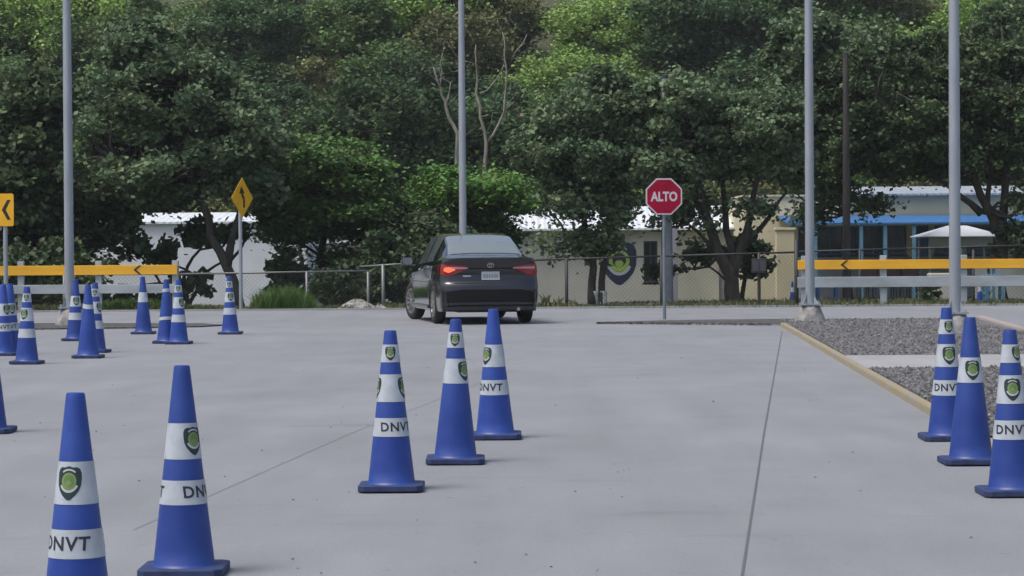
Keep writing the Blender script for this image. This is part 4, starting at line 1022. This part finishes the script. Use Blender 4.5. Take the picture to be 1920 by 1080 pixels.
XS = sorted(set([.30, .36, .42, .5, .56, .62, .7, .8, .9, 1.0, 1.1, 1.2, 1.3, 1.4, 1.55, 1.75, 2, 2.3, 2.6, 2.75, 2.9, 3.0, 3.15, 3.35, 3.5, 3.7, 3.9, 4.1, 4.3, 4.45, 4.55, 4.62] + [ax + .385 * math.sin(R(a)) for ax in (RX, FX) for a in (-90, -88, -80, -70, -58, -45, -30, -15, 0, 15, 30, 45, 58, 70, 80, 88, 90)]))
q = at(921, 500, 40.7); car = empty('parked_car', (q.x, 40.7, 0), R(11.5)); car.scale = (.94, 1, 1); car.rotation_euler = (0, 0, R(10.2)); tag(car, 'dark blue-black sedan seen from behind with its left tail light lit', 'car')
# car local: +Y forward, x across
secs = [section(x) for x in XS]; ns = len(secs[0]); mb = MB()
vs = []
for x, S in zip(XS, secs):
    for a, b in S: vs.append((a, x, b))
    for a, b in S: vs.append((-a, x, b))
fs = []
for i in range(len(XS) - 1):
    for j in range(ns - 1):
        for o_ in (0, ns):
            a = i * 2 * ns + o_ + j; b = a + 2 * ns; fs.append((a, a + 1, b + 1, b) if o_ == 0 else (a, b, b + 1, a + 1))
last = (len(XS) - 1) * 2 * ns
fs.append(tuple(last + j for j in range(ns)) + tuple(last + ns + j for j in reversed(range(1, ns - 1))))
mb.add(vs, fs)
# rear skin: rows follow the first section up to the belt
xr_t = [(.2, .10), (.26, .03), (.34, .0), (.60, .0), (.66, .025), (.70, .065), (.80, .085), (.98, .075), (1.04, .035), (1.075, .02), (1.085, .03)]
def rear(s_, z, wz):
    t = abs(s_); n_ = 3.2; xr = lin(z, xr_t)
    return (s_ * wz, xr + (.30 - xr) * (1 - (1 - t ** n_) ** (1 / n_)), z)
def sec_w(z):
    S = section(.30)
    pts = S[2:10]
    for (w0, z0_), (w1_, z1_) in zip(pts[:-1], pts[1:]):
        if z <= z1_: return w0 + (w1_ - w0) * max(0, (z - z0_) / (z1_ - z0_ + 1e-9))
    return pts[-1][0]
ZR = [.215, .24, .27, .30, .34, .40, .45, .52, .60, .63, .66, .68, .70, .74, .80, .86, .92, .98, 1.0, 1.02, 1.04, 1.06]
SS = [math.sin(R(a)) for a in range(-90, 91, 6)]
vs = [rear(s_, z, sec_w(z)) for z in ZR for s_ in SS]; k = len(SS)
mb.add(vs, [(j * k + i, j * k + i + 1, (j + 1) * k + i + 1, (j + 1) * k + i) for j in range(len(ZR) - 1) for i in range(k - 1)])
# deck behind the first section, with small lip
S30 = section(.30); topS = S30[9:]
def zdeck(a):
    a = abs(a)
    for (w0, z0_), (w1_, z1_) in zip(topS[:-1], topS[1:]):
        if a >= w1_: return z0_ + (z1_ - z0_) * (w0 - a) / (w0 - w1_ + 1e-9) if a <= w0 else z0_
    return topS[-1][1]
vs = []
for s_ in SS:
    x, y, z = rear(s_, 1.06, sec_w(1.06)); zd = zdeck(x); lip = .018 * (1 - abs(s_) ** 4)
    vs += [(x, y, 1.06), (x, y + .015 * (1 - abs(s_)), 1.075 + lip), (x, y + (.30 - y) * .35, 1.08 + lip * 1.05 if abs(s_) < .98 else 1.065), (x, .30, zd)]
mb.add(vs, [(4 * i + j, 4 * i + 4 + j, 4 * i + 5 + j, 4 * i + 1 + j) for i in range(k - 1) for j in range(3)])
body = mb.build('body', M_paint, car, smooth=True); bm = bmesh.new(); bm.from_mesh(body.data); bmesh.ops.remove_doubles(bm, verts=bm.verts[:], dist=.0015)
bmesh.ops.recalc_face_normals(bm, faces=bm.faces[:]); bm.to_mesh(body.data); bm.free(); body.data.set_sharp_from_angle(angle=R(50))
# underbody box hides the view through
mb = MB(); mb.box(-.55, .55, .2, 4.3, .2, .32); mb.build('underbody', M_plastic, car)
# patches on body surface
def surf(x, t):      # t in section index space
    S = section(x); j = min(int(t), len(S) - 2); f = t - j
    return (S[j][0] + (S[j + 1][0] - S[j][0]) * f, x, S[j][1] + (S[j + 1][1] - S[j][1]) * f)
def patch(name, fn, nu, nv, off, m, parent, n2=None):
    vs = [Vector(fn(i / nu, j / nv)) for i in range(nu + 1) for j in range(nv + 1)]; k = nv + 1
    fs = [(i * k + j, i * k + j + 1, (i + 1) * k + j + 1, (i + 1) * k + j) for i in range(nu) for j in range(nv)]
    me = bpy.data.meshes.new('x'); me.from_pydata(vs, [], fs); bm = bmesh.new(); bm.from_mesh(me); bm.normal_update()
    out_v = []
    cen = Vector((0, 2.2, .6))
    for v in bm.verts:
        n_ = v.normal
        if n_.dot(v.co - cen) < 0: n_ = -n_
        out_v.append(tuple(v.co + n_ * off))
    bm.free(); bpy.data.meshes.remove(me); mb = MB(); mb.add(out_v, fs); o = mb.build(name, m, parent, smooth=True); return o
# rear window: across the car
def rw(a, b):        # a along x .63..1.33, b across
    y = .60 + .72 * a; S = section(y); wt = lin(y, wtop); s_ = (b * 2 - 1); hw_ = wt + .02 - .05 * 0; x = s_ * hw_ * .965
    ax = abs(x); T = S[9:]; z = T[-1][1]
    for (w0, z0_), (w1_, z1_) in zip(T[:-1], T[1:]):
        if w1_ <= ax <= w0: z = z0_ + (z1_ - z0_) * (w0 - ax) / (w0 - w1_ + 1e-9); break
    return (x, y, z)
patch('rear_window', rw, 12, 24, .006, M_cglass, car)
# side windows each side (front and rear pane)
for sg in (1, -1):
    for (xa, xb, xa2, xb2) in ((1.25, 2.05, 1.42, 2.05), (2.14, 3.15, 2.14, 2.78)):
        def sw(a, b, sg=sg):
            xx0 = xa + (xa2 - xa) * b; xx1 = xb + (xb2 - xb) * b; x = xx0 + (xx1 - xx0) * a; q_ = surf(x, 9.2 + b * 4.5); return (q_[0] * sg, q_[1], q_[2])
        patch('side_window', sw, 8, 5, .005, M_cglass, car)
def ws(a, b):
    y = 2.82 + .82 * a; wt = lin(y, wtop); x = (b * 2 - 1) * wt * .95; S = section(y); T = S[9:]; z = T[-1][1]; ax = abs(x)
    for (w0, z0_), (w1_, z1_) in zip(T[:-1], T[1:]):
        if w1_ <= ax <= w0: z = z0_ + (z1_ - z0_) * (w0 - ax) / (w0 - w1_ + 1e-9); break
    return (x, y, z)
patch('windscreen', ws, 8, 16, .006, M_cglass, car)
def rp(s_, z): return rear(s_, z, sec_w(min(z, 1.06)))
def rpatch(name, s0, s1, lo, hi, off, m, parent, nu=14, nv=6):    # lo(s), hi(s)
    return patch(name, lambda a, b: rp(s0 + (s1 - s0) * a, lo(s0 + (s1 - s0) * a) + (hi(s0 + (s1 - s0) * a) - lo(s0 + (s1 - s0) * a)) * b), nu, nv, off, m, parent)
for sg in (-1, 1):
    # red lens: outer, tapering in towards the centre; clear strip on top
    lo = lambda s_: .785 + max(0, (.86 - abs(s_))) * .33 if abs(s_) < .86 else .785 + (abs(s_) - .86) * .35
    hi = lambda s_: .985 - max(0, .9 - abs(s_)) * .07
    tl_ = rpatch('tail_light', sg * .50, sg * .995, lambda s_: min(lo(s_), hi(s_) - .01), hi, .010, M_tail, car)
    rpatch('clear_lens', sg * .47, sg * .93, lambda s_: .905 + max(0, .9 - abs(s_)) * .02, lambda s_: .945 - max(0, .9 - abs(s_)) * .03, .016, M_tailw, tl_, 10, 2)
    if sg < 0: rpatch('indicator', -.94, -.72, lambda s_: .845 + abs(abs(s_) - .85) * .35, lambda s_: .94 - abs(abs(s_) - .85) * .3, .022, M_lit, tl_, 8, 4)
    # side part of the lamp
    def sl(a, b, sg=sg):
        z = .80 + .17 * b + a * .05 * (1 - b); x = .30 + a * .22; S = section(x)
        wv = [p_ for p_ in S[2:10]]; w_ = wv[-1][0]
        for (w0, z0_), (w1_, z1_) in zip(wv[:-1], wv[1:]):
            if z0_ <= z <= z1_: w_ = w0 + (w1_ - w0) * (z - z0_) / (z1_ - z0_ + 1e-9); break
        return (w_ * sg, x, z)
    patch('side_lens', sl, 5, 5, .008, M_tail, tl_)
rpatch('boot_trim', -.46, .46, lambda s_: .905, lambda s_: .925, .010, M_plastic, car, 12, 2)
rpatch('bumper_shade', -.96, .96, lambda s_: .225, lambda s_: .575 - .12 * max(0, abs(s_) - .6), .004, M_plastic, car, 20, 4)  # matte black skin paints in the shade on the lower bumper
rpatch('boot_gap', -.74, .74, lambda s_: .672, lambda s_: .680, .004, M_seam, car, 20, 1)
pl = rpatch('number_plate', -.185, .185, lambda s_: .725, lambda s_: .865, .014, M_plate_w, car, 4, 3)
for i, (a, b) in enumerate(((-.15, -.105), (-.09, -.05), (-.035, 0.0), (.02, .055), (.07, .105), (.115, .15))):
    rpatch('plate_character', a, b, lambda s_: .758, lambda s_: .822, .017, mat('plate_ink', (.17, .21, .26), .6) if i == 0 else bpy.data.materials['plate_ink'], pl, 1, 1)
rpatch('badge', -.56, -.40, lambda s_: .785, lambda s_: .80, .006, M_chrome, car, 3, 1)
mb = MB(); n = 24
for rx, rz, cz_, w_ in ((.062, .042, .965, .011), (.022, .040, .965, .008), (.040, .014, .985, .007)):
    o_ = [(math.cos(6.283 * i / n) * rx, math.sin(6.283 * i / n) * rz + cz_) for i in range(n)]; i_ = [(math.cos(6.283 * i / n) * (rx - w_), math.sin(6.283 * i / n) * (rz - w_) + cz_) for i in range(n)]
    yb = .058; mb.add([(a, yb, b) for a, b in o_ + i_] + [(a, yb + .02, b) for a, b in o_], [(i, (i + 1) % n, n + (i + 1) % n, n + i) for i in range(n)] + [(i, (i + 1) % n, 2 * n + (i + 1) % n, 2 * n + i) for i in range(n)])
mb.build('emblem', M_chrome, car)
mb = MB(); mb.tube([(.48, .02, .25), (.48, .3, .25)], .028, 12); mb.build('exhaust', M_rim, car, smooth='auto')
# door handles, mirrors, door gaps
for sg in (-1, 1):
    for x in (1.45, 2.45):
        mb = MB(); q_ = surf(x, 7.5); mb.bar((sg * (q_[0] + .02), x - .09, q_[2]), (sg * (q_[0] + .02), x + .09, q_[2] - .005), .025, .03); mb.build('door_handle', M_chrome, car, bevel=.008)
    mb = MB(); mb.bar((sg * .84, 3.02, .99), (sg * .92, 3.02, 1.0), .04, .03); mr_ = mb.build('mirror', M_plastic, car)
    mb = MB(); mb.poly(rrect(-.11, .11, -.07, .075, .05), -.04, .11); mb.v = [(a + sg * 1.02, b + 3.04, c_ + 1.02) for a, b, c_ in mb.v]; mh = mb.build('mirror_shell', M_paint, mr_, bevel=.02)
    mb = MB(); mb.poly(rrect(-.09, .09, -.055, .06, .04), -.046, .004); mb.v = [(a + sg * 1.02, b + 3.04, c_ + 1.02) for a, b, c_ in mb.v]; mb.build('mirror_glass', M_mglass, mr_)
    for x in (1.22, 2.10, 3.20):
        def dg_(a, b, x=x, sg=sg):
            q_ = surf(x + (a - .5) * .008 - (.12 * max(0, b - .7) if x == 1.22 else 0), 3.5 + b * 5.4); return (q_[0] * sg, q_[1], q_[2])
        if x != 1.22: patch('door_gap', dg_, 1, 8, .002, M_seam, car)
    def sk(a, b, sg=sg): x = 1.42 + a * 1.82; return (sg * (.885 + .012 * math.sin(b * math.pi)), x, .235 + b * .06)
    patch('sill_trim', sk, 6, 3, .006, M_rim, car)
# wheels
def wheel(x, y, sg, steer):
    root = bpy.data.objects.new('wheel', None)
    w_ = .205; mb = MB(); ro, ri = WR, .215
    prof = [(ri, -w_ / 2 + .01), (ro - .05, -w_ / 2), (ro - .012, -w_ / 2 + .02), (ro, -w_ / 2 + .045), (ro, w_ / 2 - .045), (ro - .012, w_ / 2 - .02), (ro - .05, w_ / 2), (ri, w_ / 2 - .01), (ri - .005, w_ / 2 - .06), (ri - .005, -w_ / 2 + .06), (ri, -w_ / 2 + .01)]
    mb.lathe(prof, 36); to = mb.build('wheel', M_tyre, car, smooth='auto')
    rm = MB(); f = w_ / 2 - .012
    rm.lathe([(ri + .004, f + .004), (ri - .018, f + .004), (ri - .03, f - .05), (ri - .03, f - .12), (ri, f - .15)], 36)
    for k in range(10):
        a = k * 2 * math.pi / 10; rm.bar((math.cos(a) * .03, math.sin(a) * .03, f - .012), (math.cos(a) * (ri - .016), math.sin(a) * (ri - .016), f - .004), .024, .02)
    rm.lathe([(.001, f + .004), (.035, f), (.045, f - .02)], 16)
    ro_ = rm.build('rim', M_rim, to, smooth='auto')
    dk = MB(); dk.lathe([(.001, f - .1), (ri - .031, f - .1)], 24); dk.build('brake_disc', M_plastic, to)
    bpy.data.objects.remove(root)
    to.matrix_local = Matrix.Translation((x, y, WR)) @ Matrix.Rotation(R(steer), 4, 'Z') @ Matrix.Rotation(R(90) * sg, 4, 'Y')
for sg in (-1, 1):
    wheel(sg * .775, RX, sg, 0); wheel(sg * .775, FX, sg, 14)

# ------------------------------------------------------------ thin haze
hm = bpy.data.materials.new('haze'); hm.use_nodes = True; hn = hm.node_tree.nodes; hn.clear()
ho = hn.new('ShaderNodeOutputMaterial'); pv = hn.new('ShaderNodeVolumePrincipled'); pv.inputs['Density'].default_value = .0003
pv.inputs['Color'].default_value = (.86, .91, 1, 1); hm.node_tree.links.new(pv.outputs[0], ho.inputs['Volume'])
mb = MB(); mb.box(-602, 602, -602, 602, -2.7, 85); tag(mb.build('haze', hm), kind='stuff')
